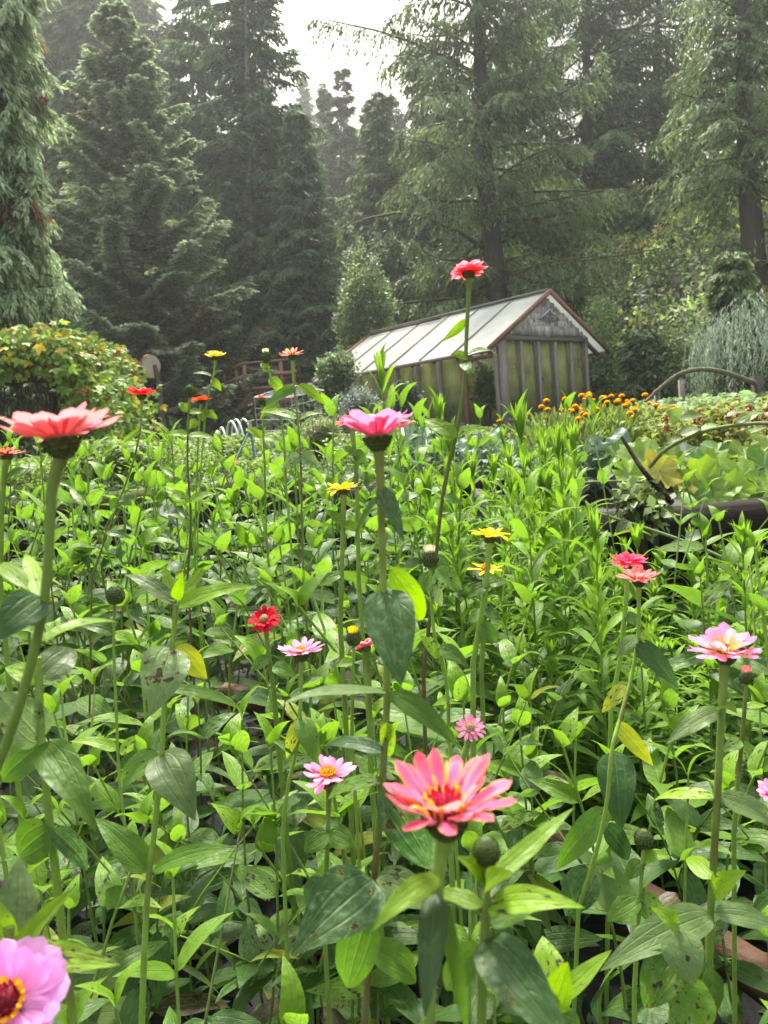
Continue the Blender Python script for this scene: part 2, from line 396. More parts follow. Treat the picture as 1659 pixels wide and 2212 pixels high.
gnt.links.new(m2.outputs[0], gout.inputs[0])
M_GLASS = gl
M_ROOF = leafmat('translucent_roof_panel', trans=.6, rough=.4, spec=.4, namp=.2, sat=1, nscale=2)
M_BASE = surf('bluish_painted_board', (.10, .135, .145), rough=.7, namp=.3, nscale=12, stretch=(1, 1, 6))
GREY = (.25, .22, .19); BROWN = (.24, .11, .07); RED = (.20, .095, .06)
def gb(name, a, b, c, mat, parent=GH):
    m = MB(); a2 = np.minimum(a, b); b2 = np.maximum(a, b); box(m, a2, b2, c); return m.build(name, mat, parent)
# posts on the gable wall
for k in range(6):
    y = -WW*k/5 if k else 0
    wd = .075 if k not in (0,) else .2
    gb('post', (-.03, y-wd/2, 0), (.035, y+wd/2, HW-.08), GREY, M_GREY)
gb('top_beam', (-.05, -WW-.04, HW-.08), (.07, .05, HW+.03), GREY, M_GREY)
gb('base_board', (-.035, -WW, .0), (.05, 0, SILL-.06), (.10, .135, .145), M_BASE)
gb('sill', (-.07, -WW, SILL-.06), (.07, 0, SILL), GREY, M_GREY)
for k in range(5):
    m = MB(); y0 = -WW*k/5-(.11 if k == 0 else .045); y1 = -WW*(k+1)/5+.045
    box(m, (.015, y1, SILL), (.022, y0, HW-.08), (1, 1, 1)); m.build('window_pane', M_GLASS, GH)
# side wall (long, towards the camera-left); door opening next to the corner
sp = [0.13, 1.05, 1.78, 2.5, 3.2, 3.9, 4.6, 5.5]
for k, x in enumerate(sp):
    c = BROWN if k in (1,) else GREY
    gb('post', (x-.045, .0, 0), (x+.045, .10, HW-.06-OE*0), c, M_GREY if c is GREY else M_BROWN)
gb('top_beam', (.07, 0, HW-.06), (LL+.05, .09, HW+.03), RED, M_BROWN)
gb('door_lintel', (.175, .02, 1.86), (1.0, .08, 1.94), RED, M_BROWN)
gb('base_board', (1.1, .005, 0), (LL, .075, SILL-.05), (.10, .135, .145), M_BASE)
gb('sill', (1.1, -.01, SILL-.05), (LL, .11, SILL), GREY, M_GREY)
for k in range(1, len(sp)-1):
    m = MB(); box(m, (sp[k]+.05, .04, SILL), (sp[k+1]-.05, .047, HW-.06), (1, 1, 1)); m.build('window_pane', M_GLASS, GH)
# back walls
for x in (1.25, 2.5, 3.9, 5.5):
    gb('post', (x-.045, -WW-.05, 0), (x+.045, -WW+.04, HW-.05), RED, M_BROWN)
gb('top_beam', (.07, -WW-.045, HW-.05), (LL+.05, -WW+.045, HW+.03), RED, M_BROWN)
gb('back_rail', (.07, -WW-.03, 1.2), (LL, -WW+.02, 1.27), RED, M_BROWN)
m = MB(); box(m, (.07, -WW+.0, .0), (LL, -WW+.008, HW-.05), (1, 1, 1)); m.build('window_pane', M_GLASS, GH)
for y in (-.75, -1.5, -2.25):
    gb('post', (LL-.04, y-.045, 0), (LL+.05, y+.045, HW-.05), RED, M_BROWN)
gb('top_beam', (LL-.045, -WW+.05, HW-.05), (LL+.045, -.05, HW+.03), RED, M_BROWN)
m = MB(); box(m, (LL, -WW, 0), (LL+.008, 0, HW-.05), (1, 1, 1)); m.build('window_pane', M_GLASS, GH)
# rafters + roof
for k in range(9):
    x = .07 + (LL-.1)*k/8
    for sg in (0, 1):
        m = MB(); y0, y1 = (OE, -WW/2) if sg == 0 else (-WW-OE, -WW/2)
        beam(m, (x, y0, HW-slope*OE+.0), (x, y1, HR+.0), .05, .10, RED); m.build('rafter', M_BROWN, GH)
for k in (2, 4, 6):
    x = .07+(LL-.1)*k/8
    gb('tie_beam', (x-.03, -WW+.06, HW+.05), (x+.03, -.06, HW+.13), RED, M_BROWN)
npan = 6
for sg in (0, 1):
    ye, zr = (OE+.05 if sg == 0 else -WW-OE-.05), HR+.085
    ze = HW-slope*(OE+.05)+.085
    for k in range(npan):
        x0 = -OF + (LL+OF*2)*k/npan + .006; x1 = -OF + (LL+OF*2)*(k+1)/npan - .006
        m = MB(); n = 25
        t = np.linspace(0, 1, n); yy = ye + (-WW/2-ye)*t; zz = ze+(zr-ze)*t
        xs = np.linspace(x0, x1, n)
        XX, TT = np.meshgrid(xs, t); V0 = np.stack([XX, ye+(-WW/2-ye)*TT, ze+(zr-ze)*TT + .004*np.cos((XX-x0)*80)], -1).reshape(-1, 3)
        q = (np.arange(n-1)[:, None]*n+np.arange(n-1)[None]).ravel(); fq = np.stack([q, q+1, q+n+1, q+n], -1)
        m.add(V0, fq, (.80, .82, .76)); m.add(V0-(0, 0, .012), fq[:, ::-1], (.80, .82, .76))
        m.build('roof_panel', M_ROOF, GH)
        if k:
            m = MB(); beam(m, (x0-.006, ye, ze+.02), (x0-.006, -WW/2, zr+.02), .035, .022, (.25, .24, .22)); m.build('roof_batten', M_GREY, GH)
    m = MB(); beam(m, (-OF-.03, ye+(.02 if sg == 0 else -.02), ze-.02), (-OF-.03, -WW/2, zr-.005), .04, .10, (.21, .105, .075)); m.build('barge_board', M_BROWN, GH)
    m = MB(); beam(m, (LL+OF+.03, ye, ze-.02), (LL+OF+.03, -WW/2, zr-.005), .04, .11, (.23, .10, .065)); m.build('barge_board', M_BROWN, GH)
    m = MB(); beam(m, (-OF, ye, ze-.035), (LL+OF, ye, ze-.035), .05, .07, (.20, .17, .15)); m.build('eave_strip', M_GREY, GH)
m = MB(); beam(m, (-OF, -WW/2, HR+.125), (LL+OF, -WW/2, HR+.125), .16, .02, (.35, .33, .30)); m.build('ridge_cap', M_METAL, GH)
m = MB()
for dx in (-.13, .13):
    beam(m, (2.9, -WW/2+.2+dx*0, HR+.03), (LL, -WW/2+.2, HR+.03), .03, .05, (.08, .04, .03)) if dx > 0 else None
m.build('roof_vent_rail', M_BROWN, GH)
# shingles on the gable, laid in courses
m = MB(); zc = HW+.02
rows = 6
for r in range(rows):
    z0 = HW+.02+r*(HR-HW-.06)/rows; z1 = z0+(HR-HW)/rows*1.35
    half = (HR-z0)/slope - .05
    y = -half + random.uniform(-.05, 0)
    while y < half:
        wd = random.uniform(.07, .17); ym = y+wd/2
        top = min(z1, HR-.02 - abs(ym)*slope)
        if top > z0+.03 and abs(ym) < half:
            x = -.06-.012*(rows-r)*.3-random.uniform(0, .008)
            g = random.uniform(.6, 1.25)
            jit = random.uniform(-.025, .015)
            box(m, (x, -WW/2+max(y, -half)+.003, z0+jit), (x+.012, -WW/2+min(y+wd, half)-.003, top), (.42*g, .395*g, .365*g))
        y += wd
m.build('gable_shingles', M_GREY, GH)
m = MB(); box(m, (-.045, -WW/2-.95, HW+.03), (.03, -WW/2+.95, HW+.3), (.1, .09, .08))
V = [(-.04, -WW+.1, HW+.03), (-.04, -.1, HW+.03), (-.04, -WW/2, HR), (.03, -WW+.1, HW+.03), (.03, -.1, HW+.03), (.03, -WW/2, HR)]
m = MB(); m.add(V, [(0, 2, 1), (3, 4, 5)], (.12, .11, .10)); m.add(V, [(0, 3, 5, 2), (1, 2, 5, 4), (0, 1, 4, 3)], (.12, .11, .10)); m.build('gable_wall', M_GREY, GH)
m = MB(); yv = -WW/2; zv = HW+.30
beam(m, (-.13, yv+.34, zv+.06), (-.13, yv-.01, zv+.27), .04, .025, (.5, .5, .5)); beam(m, (-.13, yv-.36, zv+.06), (-.13, yv+.01, zv+.27), .04, .025, (.5, .5, .5))
for q in range(4): box(m, (-.115, yv-.24+q*.05, zv+.04+q*.045), (-.10, yv+.24-q*.05, zv+.06+q*.045), (.3, .3, .3))
m.build('gable_vent', M_METAL, GH)
# ------------------------------------------------------------------ conifers
def conifer(name, x, y, H, R, nb, col, label, cat='tree', hang=.4, up=.15, dn=-.25, zlo=.03, spray=.2, wid=.05, dens=1., trunk=.22, flat=.25,
            group=None, prof=.85, tcol=(.09, .075, .06), tip=None, dead=0, z=None, gap=0, limbc=(.06, .05, .04), brown=0, seed=0, irregular=.25, side=.33, lean=(0, 0), dist=20., htop=None, tier_j=3.5, base_w=.55):
    g = np.random.default_rng(1000+seed)
    z0 = zt1(x, y) if z is None else z
    root = thing(name, (x, y, z0), label, cat, group)
    ex = lambda hz: np.array([lean[0]*hz/H, lean[1]*hz/H])*1.0
    m = MB(); zz = np.linspace(-.3, H, 14)
    wob = np.stack([.06*np.sin(zz*.7+seed), .05*np.cos(zz*.5)], -1)
    tube(m, np.c_[x+wob[:, 0]+lean[0]*zz/H, y+wob[:, 1]+lean[1]*zz/H, z0+zz], trunk*np.maximum(1-zz/H, .03)**.75, tcol, 8)
    tr = m.build('trunk', M_BARK, root)
    lm, fm = MB(), MB()
    hs = zlo*H + (H*.985-zlo*H)*(np.arange(nb)+g.random(nb)*.8)/nb
    wh = 6; ntier = max(4, nb//wh); tierh = zlo*H+(H*.985-zlo*H)*(np.arange(ntier)+.3*g.random(ntier))/ntier
    hs = tierh[np.minimum(np.arange(nb)//wh, ntier-1)]+g.normal(0, .07*H/ntier*tier_j, nb)
    az = np.arange(nb)*(2*PI/wh) + (np.arange(nb)//wh)*1.1 + g.normal(0, .3, nb)
    for h, a in zip(hs, az):
        if htop is not None and h > htop: break
        if g.random() < gap: continue
        t = h/H
        r = R*((1-t)**prof)*(1+irregular*g.normal())*min(1, base_w+t*2.2) + .12
        r = max(r, .12)
        o = np.array([math.cos(a), math.sin(a), 0]); sd_ = np.array([-o[1], o[0], 0])
        e = up*t + dn*(1-t) + .08*g.normal()
        s = np.linspace(0, 1, 6)
        base = np.array([x+lean[0]*t, y+lean[1]*t, z0+h])
        bw1, bw2 = g.normal(0, .12, 2)*r
        curve = lambda s: base + sd_*(bw1*np.sin(np.asarray(s)*2.6))[..., None] + np.array([0, 0, 1.])*((bw2+.10*r*hang)*np.sin(np.asarray(s)*3.0))[..., None] + o*r*np.asarray(s)[..., None] + np.array([0, 0, 1.])*(r*(e*1.4*np.asarray(s) - .18*hang*np.asarray(s)**2 + .15*np.asarray(s)**3))[..., None]
        tube(lm, curve(s), max(.012, .028*r/2+.004)*(1-.8*s), limbc, 4, cap=False)
        is_dead = g.random() < dead
        nt_w = max(3, int((5+11*r)*dens*(.15 if is_dead else 1)))
        s = (np.arange(nt_w)+g.random(nt_w))/nt_w*.9+.12
        sgn = np.where(np.arange(nt_w) % 2 == 0, 1., -1.); sgn[-1] = 0; 
        B0 = curve(s); tl = np.maximum(side*r*(1-.72*s)*1.15+.16, .16)*g.uniform(.6, 1.2, nt_w)
        TD = norm(o*(.55+.3*g.random((nt_w, 1))) + sd_*(sgn*g.uniform(.5, 1.1, nt_w))[:, None] + np.array([0, 0, -1.])*(flat+hang*.35)*g.uniform(.3, 1.5, (nt_w, 1)))
        tc_ = np.clip(1+.28*g.normal(size=nt_w), .45, 1.7)
        kk = int(6+7*dens); q = np.linspace(.05, 1, kk)[None]+g.normal(0, .04, (nt_w, kk))
        P = B0[:, None]+TD[:, None]*(tl[:, None]*q)[..., None]; P[..., 2] -= hang*.35*tl[:, None]*q**2
        lat = g.uniform(-1, 1, (nt_w, kk)); SD = norm(np.cross(TD, (0, 0, 1.)))
        D = TD[:, None]*.9 + SD[:, None]*(lat*.9)[..., None] + np.array([0, 0, -1.])*(hang*.8*g.uniform(.3, 1.6, (nt_w, kk)))[..., None] + g.normal(0, .15, (nt_w, kk, 3))
        n = nt_w*kk; P = P.reshape(-1, 3)+g.normal(0, .015, (n, 3)); D = norm(D).reshape(-1, 3); Ls = spray*g.uniform(.6, 1.35, n)
        Nn = np.array([0, 0, 1.]) + g.normal(0, .4, (n, 3)) + o*.3; s = np.repeat(s, kk)
        c = np.array(col)*(np.repeat(tc_, kk)*np.clip(1+.12*g.normal(size=n), .6, 1.4))[:, None]
        if tip is not None: tt = (s**2*np.tile(np.linspace(0, 1, kk), nt_w)*.9)[:, None]; c = c*(1-tt) + np.array(tip)*tt
        if brown and g.random() < brown: c = np.where(np.repeat(g.random(nt_w) < .35, kk)[:, None], np.array([.26, .10, .04]), c)
        quads(fm, P, P+D*Ls[:, None], Nn, wid*g.uniform(.7, 1.4, n), c)
    lm.build('branches', M_BARK, root)
    fm.build('crown', M_NEEDLE, root)
    return root
def tree_at(name, px, d, top, Rpx, nb, col, label, **k):
    """px: where the trunk meets the ground; top: pixel of the tip; Rpx: half width of the crown in view pixels"""
    p = at(px, 930, d); x, y = p[0], p[1]; z0 = zt1(x, y)
    # tip height at that distance
    tz = at(top[0], top[1], d)[2]
    dy = d
    for _ in range(6):
        q = at(top[0], top[1], dy); dy += (y-q[1])/cF[1]; tz = q[2]
    H = tz - z0
    return conifer(name, x, y, H, Rpx*d/1659, nb, col, label, lean=(q[0]-x, 0) if k.pop('lean_fit', True) else (0, 0), **k)
G = (0.123, 0.170, 0.058); DG = (0.084, 0.135, 0.050); BG = (0.112, 0.170, 0.079); OL = (0.134, 0.140, 0.047)
tree_at('spruce_tree', 335, 24.5, (244, 5), 262, 162, (.235, .27, .14), 'broad olive green spruce with level tiered limbs, left of the wooden deck', hang=.18, up=.30, dn=.02, zlo=.08, spray=.15, wid=.07, dens=2.4, trunk=.30, tip=(.42, .50, .31), brown=.09, seed=1, irregular=.16, prof=.85, flat=.06, side=.2, tier_j=1.0, base_w=1.0)
tree_at('cypress_tree', -60, 12, (-40, -380), 130, 170, (.25, .34, .17), 'weeping pale green cypress with rusty patches at the far left edge', hang=1.5, up=.2, dn=-.1, zlo=.3, spray=.13, wid=.035, dens=2.6, trunk=.3, tip=(.40, .49, .28), brown=.1, seed=2, prof=.35, side=.35)
tree_at('fir_tree', 560, 31, (520, -190), 150, 220, DG, 'tall dark fir with a bleached white trunk, reaching into the bright gap', hang=.6, up=.1, dn=-.2, spray=.2, wid=.075, dens=1.3, trunk=.24, tcol=(.42, .41, .38), seed=3, irregular=.3, prof=.45, gap=.03)
tree_at('hemlock_tree', 672, 27, (640, 222), 118, 190, BG, 'slim feathery blue green hemlock with a thin pale trunk, behind the deck', hang=.6, up=.1, dn=-.2, spray=.14, wid=.05, dens=1.6, trunk=.13, tcol=(.28, .27, .25), tip=(0.134, 0.180, 0.086), seed=4, irregular=.18, prof=.8)
tree_at('old_spruce_tree', 1088, 24, (1005, -330), 300, 150, (0.134, 0.180, 0.072), 'big old spruce with a thick dark trunk and mossy limbs, behind the greenhouse', hang=.9, up=.35, dn=-.2, zlo=.24, spray=.16, wid=.055, dens=1.3, trunk=.44, gap=.08, tcol=(.075, .065, .06), seed=5, irregular=.25, prof=.42, dead=.16, limbc=(.09, .08, .035), side=.22, flat=.6, htop=17)
tree_at('fir_tree', 1290, 31, (1270, -260), 215, 200, DG, 'dark dense fir behind the ridge end of the greenhouse roof', hang=.7, up=.1, dn=-.25, spray=.2, wid=.07, dens=.9, zlo=.16, trunk=.26, gap=.35, seed=6, irregular=.3, prof=.4, dead=.08, htop=21)
tree_at('fir_tree', 1440, 33, (1420, -240), 165, 170, (0.112, 0.135, 0.050), 'thin brownish dark fir whose crown lets specks of bright sky through', hang=.7, up=.1, dn=-.25, spray=.2, wid=.06, dens=.8, trunk=.22, seed=7, irregular=.35, prof=.4, gap=.25, dead=.15, htop=22)
tree_at('cedar_tree', 1640, 20, (1590, -330), 165, 160, (0.134, 0.190, 0.072), 'tall drooping cedar at the right edge, above the willow', hang=1.0, up=.2, dn=-.2, zlo=.2, spray=.16, wid=.045, dens=.95, trunk=.3, gap=.15, seed=8, irregular=.3, prof=.5, dead=.1, htop=15)
tree_at('young_fir_tree', 1510, 27, (1490, 400), 120, 100, (0.112, 0.180, 0.072), 'bushy young fir on the slope under the right hand cedar', hang=.5, up=.2, dn=-.1, spray=.2, wid=.05, dens=2, trunk=.1, seed=9)
tree_at('cedar_sapling', 1600, 14.5, (1578, 525), 72, 60, (0.134, 0.190, 0.072), 'upright cedar sapling with open fans just above the willow', hang=.6, up=.5, dn=.1, spray=.14, wid=.035, dens=1.8, trunk=.04, seed=10)
tree_at('cedar_sapling', 1395, 17.5, (1385, 690), 55, 46, (0.101, 0.150, 0.061), 'small cedar sapling between the greenhouse and the arched branch', hang=.5, up=.4, dn=0, spray=.15, wid=.04, dens=1.8, trunk=.04, seed=11)
tree_at('hemlock_tree', 742, 52, (740, 120), 70, 120, (0.101, 0.130, 0.061), 'pale misty spire with level branches in the middle of the gap', hang=.4, up=.1, dn=-.1, spray=.3, wid=.1, dens=1.2, trunk=.14, seed=12, prof=.9)
tree_at('hemlock_tree', 708, 58, (702, 165), 55, 110, (0.101, 0.130, 0.061), 'narrow misty spire just left of the level branched spire', hang=.5, up=.1, dn=-.1, spray=.35, wid=.11, dens=1.2, trunk=.14, seed=13, prof=.9)
tree_at('fir_tree', 835, 34, (815, 190), 105, 160, (0.123, 0.170, 0.065), 'mid green fir between the misty spires and the old spruce', hang=.6, up=.1, dn=-.2, spray=.2, wid=.065, dens=1.2, trunk=.18, seed=14, prof=.6)
tree_at('fir_tree', 440, 36, (405, -60), 120, 170, DG, 'dark fir squeezed between the tiered spruce and the white trunked fir', hang=.6, up=.1, dn=-.2, spray=.22, wid=.08, dens=1.4, trunk=.2, seed=15, prof=.5)
tree_at('fir_tree', 930, 33, (915, 110), 90, 160, (0.123, 0.160, 0.065), 'ragged fir filling the view left of the old spruce trunk', hang=.7, up=.1, dn=-.2, spray=.2, wid=.06, dens=1.0, trunk=.2, seed=16, prof=.5, gap=.1)
tree_at('fir_tree', 1150, 36, (1128, -150), 120, 150, (0.101, 0.130, 0.050), 'dark slender fir just right of the old spruce trunk', hang=.9, up=.1, dn=-.3, spray=.22, wid=.07, dens=.8, trunk=.22, seed=17, prof=.4, gap=.15, htop=24)
tree_at('fir_tree', 190, 33, (160, 130), 150, 150, (0.078, 0.120, 0.040), 'green fir behind the tiered spruce, towards the left edge', hang=.6, up=.1, dn=-.2, spray=.22, wid=.08, dens=1.3, trunk=.2, seed=18, prof=.6)
# forest behind: copies of three kinds
FT = []
fars = []
for k, (R_, c_, hg) in enumerate((((2.6), (.13, .18, .06), .6), ((2.1), (.14, .19, .07), .8), ((3.0), (.12, .165, .06), .5))):
    t = conifer('forest_tree', 0, 0, 16, R_, 120, c_, 'x', z=0, hang=hg, up=.1, dn=-.25, spray=.36, wid=.13, dens=.9, trunk=.2, seed=30+k, prof=.75)
    fars.append(t)
spots = []
g = np.random.default_rng(5)
for px, d, H in ((60, 44, 17), (-30, 48, 20), (150, 50, 17), (230, 56, 17), (310, 60, 18), (395, 66, 16), (100, 62, 19), (20, 66, 22), (200, 72, 19), (290, 78, 18), (365, 84, 16),
                 (470, 52, 17), (520, 44, 15), (600, 46, 13), (655, 66, 14), (625, 82, 12), (585, 74, 14), (680, 92, 9), (640, 98, 11), (600, 104, 16), (720, 100, 9), (760, 96, 10), (800, 88, 11),
                 (770, 70, 13), (820, 60, 14), (860, 52, 15), (900, 64, 17), (960, 56, 18), (1010, 48, 17), (1060, 60, 19), (1120, 46, 17), (1180, 40, 16), (1230, 54, 19), (1330, 44, 17),
                 (1380, 50, 19), (1480, 40, 17), (1540, 46, 19), (1600, 38, 16), (1660, 44, 19), (1730, 38, 17), (690, 42, 10), (760, 40, 10), (620, 38, 11), (860, 40, 12), (1250, 38, 14), (1350, 37, 13), (10, 46, 31), (-70, 50, 33), (90, 50, 32), (165, 47, 29), (240, 52, 31), (300, 58, 31), (130, 62, 36), (205, 64, 36), (335, 62, 34), (330, 50, 28), (285, 44, 26), (385, 58, 29), (430, 50, 25)):
    spots.append((px, d, H))
hint = {}
for i, (px, d, H) in enumerate(spots):
    src = fars[i % 3]
    o = src if i < 3 else copy_tree(src)
    p = at(px, 900, d); o.location = (p[0], p[1], zt1(p[0], p[1])-.2)
    if px > 1150: H = H*.42
    elif px > 900: H = H*.7
    s = H/16; o.scale = (s*g.uniform(.9, 1.25), s*g.uniform(.9, 1.25), s); o.rotation_euler = (0, 0, g.random()*6.28)
    misty = d > 60; FT.append(o)
    o['group'] = 'misty conifers far up the valley' if misty else 'conifers filling the forest behind the nearer trees'
    o['label'] = 'hazy pale conifer on the far valley side' if misty else 'conifer in the forest behind the named nearer trees'

# ------------------------------------------------------------------ leafy shrubs and slope cover
def cloud(m, C, R, n, size, w, col, g, up=.5, droop=0., shell=.75, wide=.6):
    """n leaves gathered on twig clumps spread through an ellipsoid"""
    C = np.array(C, float); R = np.array(R, float)
    nc = max(4, n//22)
    d = norm(g.normal(size=(nc, 3))); rad = shell + (1-shell)*g.random(nc); rad = np.where(g.random(nc) < .25, g.random(nc), rad)
    cc = C + d*rad[:, None]*R
    k = g.integers(0, nc, n); cr = .13*R.mean()+size
    P = cc[k] + g.normal(0, 1, (n, 3))*cr*.6
    D = norm(g.normal(size=(n, 3)) + d[k]*.7 + np.array([0, 0, -droop])); Nn = norm(np.array([0, 0, up*2.5]) + g.normal(0, .6, (n, 3)) + d[k]*.5)
    c = np.array(col)*np.clip(1+.3*g.normal(size=(n, 1)), .4, 1.8)*(np.clip(1+.2*g.normal(size=nc), .6, 1.5)[k][:, None])
    L = size*g.uniform(.6, 1.4, n)
    quads(m, P, P+D*L[:, None], Nn, L*wide, c)
def shrub(name, px, d, py, rpx, hpx, n, size, col, label, cat='shrub', seed=0, stems=5, droop=0, wide=.6, mat=None, group=None, base=None):
    g = np.random.default_rng(200+seed)
    p = at(px, py, d); z0 = zt1(p[0], p[1]); R = rpx*d/1659; Hh = hpx*d/1659
    root = thing(name, (p[0], p[1], z0), label, cat, group)
    m = MB()
    for q in range(stems):
        a = g.random()*6.28; e = np.array([math.cos(a)*R*.5, math.sin(a)*R*.5, p[2]+Hh*.5-z0])
        s = np.linspace(0, 1, 5)[:, None]; P = np.array([p[0], p[1], z0]) + e*s + np.array([math.cos(a), math.sin(a), 0])*R*.15*np.sin(s*PI)
        tube(m, P, .02*max(1, Hh/2)*(1-.7*s[:, 0]), (.07, .055, .04), 5)
    m.build('stems', M_BARK, root)
    m = MB(); nl = 7
    for q in range(nl):
        a = g.random()*6.28; rr = g.random()**.5*.5
        c = np.array([p[0]+math.cos(a)*R*rr, p[1]+math.sin(a)*R*rr, p[2]+Hh*g.uniform(-.35, .45)])
        cloud(m, c, (R*.55, R*.55, Hh*.45), n//nl, size, 0, col, g, droop=droop, wide=wide)
    m.build('foliage', mat or M_SHRUB, root)
    return root
shrub('hazel_bush', 790, 22, 690, 70, 190, 14000, .09, (.16, .22, .09), 'tall loose leafed hazel beside the hemlock, left of the greenhouse roof', seed=1, stems=8)
shrub('elder_bush', 735, 17, 850, 46, 100, 9000, .09, (.14, .20, .08), 'bright leafed elder just left of the greenhouse', seed=2)
shrub('dark_bush', 860, 26, 600, 75, 170, 10000, .10, (.09, .12, .06), 'dark bush above the low end of the greenhouse roof', seed=3, stems=8)
shrub('alder_bush', 1300, 19.5, 800, 70, 170, 12000, .09, (.18, .26, .10), 'fresh green alder against the right end of the greenhouse', seed=4)
shrub('maple_bush', 985, 27, 640, 90, 140, 9000, .10, (.09, .12, .06), 'shaded leafy bush behind the greenhouse ridge', seed=5, stems=8)
shrub('maple_bush', 1440, 44, 410, 50, 100, 5000, .2, (.3, .34, .06), 'sunlit yellow green maple glimpsed between the right hand trunks', seed=6)
shrub('dark_bush', 60, 19, 690, 130, 160, 13000, .1, (.08, .14, .06), 'dark green bush above the vine covered pergola', seed=7, stems=8)
shrub('dark_bush', 450, 27, 720, 110, 180, 12000, .11, (.06, .10, .055), 'deep shaded bush behind the wooden deck', seed=8, stems=8)
shrub('dark_bush', 600, 29, 800, 120, 140, 9000, .11, (.055, .09, .05), 'low dark thicket at the foot of the hemlock', seed=9, stems=8)
shrub('fern_bush', 1445, 17.5, 800, 90, 110, 11000, .09, (.17, .24, .09), 'low leafy bush on the foot of the slope, behind the arched branch', seed=10)
shrub('fern_bush', 1210, 24, 640, 60, 100, 6000, .09, (.09, .13, .05), 'pale fern like bush at the top of the bank behind the gable', seed=11)

# undergrowth carpet on the bank
g = np.random.default_rng(77)
n = 110000
x = g.uniform(2, 26, n); y = g.uniform(11, 42, n)
s = (x-3.3)*.894 + (y-27)*.447
k = (s > -1.2) & (s < 9); x, y, s = x[k], y[k], s[k]; n = len(x)
bump_ = .35*np.sin(x*1.9+y*.7)*np.sin(y*2.1-x*.6)+.3*np.sin(x*.8)*np.cos(y*1.1)
P = np.c_[x, y, zt(x, y) + .15 + np.abs(bump_) + g.random(n)*.35]
D = norm(g.normal(size=(n, 3)) + (0, 0, -.2)); Nn = g.normal(0, .5, (n, 3)) + (-.5, -.6, 1)
base = np.array([.34, .43, .14])*(1+.35*np.sin(x*2.3)*np.cos(y*1.7+x))[:, None]
br = (np.sin(x*1.3+2)*np.sin(y*.9+x*.4) > .35)[:, None]; base = np.where(br, base*np.array([1.0, .82, .75]), base)
c = base*np.clip(1+.4*g.normal(size=(n, 1)), .3, 2)
L = g.uniform(.10, .24, n)
m = MB(); quads(m, P, P+D*L[:, None], Nn, L*.55, c)
tag(m.build('undergrowth', M_SHRUB), 'tangle of brambles and ferns covering the bank behind the greenhouse', 'undergrowth', kind='stuff')
# dim forest floor cover further back and low thicket at the forest edge
n = 60000
x = g.uniform(-24, 16, n); y = g.uniform(21, 60, n)
bump_ = 1.2*np.abs(np.sin(x*.9+y*.4)*np.sin(y*.5-x*.3))
P = np.c_[x, y, zt(x, y) + g.random(n)*(.5+bump_)]
m = MB(); L = g.uniform(.15, .35, n)
quads(m, P, P+norm(g.normal(size=(n, 3)))*L[:, None], g.normal(0, .5, (n, 3))+(0, -.4, 1), L*.5, np.array([.08, .13, .05])*np.clip(1+.4*g.normal(size=(n, 1)), .3, 2))
tag(m.build('forest_floor_plants', M_SHRUB), 'dim ferns and salal on the forest floor under the conifers', 'undergrowth', kind='stuff')
# willow
def willow():
    g = np.random.default_rng(9); d = 13.5; p = at(1625, 760, d); z0 = zt1(p[0], p[1])
    root = thing('willow_tree', (p[0], p[1], z0), 'small weeping willow with fine silvery green strands at the right edge', 'tree')
    m = MB(); tube(m, [(p[0], p[1], z0-.2), (p[0]+.03, p[1], z0+.8), (p[0]-.02, p[1], p[2]+.7)], [.07, .06, .03], (.08, .065, .05), 7)
    m.build('trunk', M_BARK, root)
    m = MB(); bm = MB(); n = 430
    for i in range(n):
        a = g.random()*6.28; r = .95*g.random()**.5; top = p[2]+.85-.75*r*r+.12*g.normal()
        L = g.uniform(.5, 1.3); k = 26; t = np.linspace(0, 1, k)
        out = np.array([math.cos(a), math.sin(a), 0])
        q = np.array([p[0], p[1], 0]) + out*r + np.array([0, 0, top])
        Q = q + out*(.22*np.sin(t*1.5))[:, None] + np.c_[.03*np.sin(t*6+a), .03*np.cos(t*5), -L*t**1.25]
        D = norm(np.c_[g.normal(0, .35, k), g.normal(0, .35, k), -np.ones(k)])
        c = np.array([.27, .34, .25])*np.clip(1+.2*g.normal(size=(k, 1)), .5, 1.5)
        quads(m, Q, Q+D*.085, g.normal(0, 1, (k, 3)), .014, c)
        if i % 3 == 0: tube(bm, Q[::5], .003, (.10, .10, .05), 3, cap=False)
    m.build('crown', M_SHRUB, root); bm.build('branches', M_BARK, root)
willow()
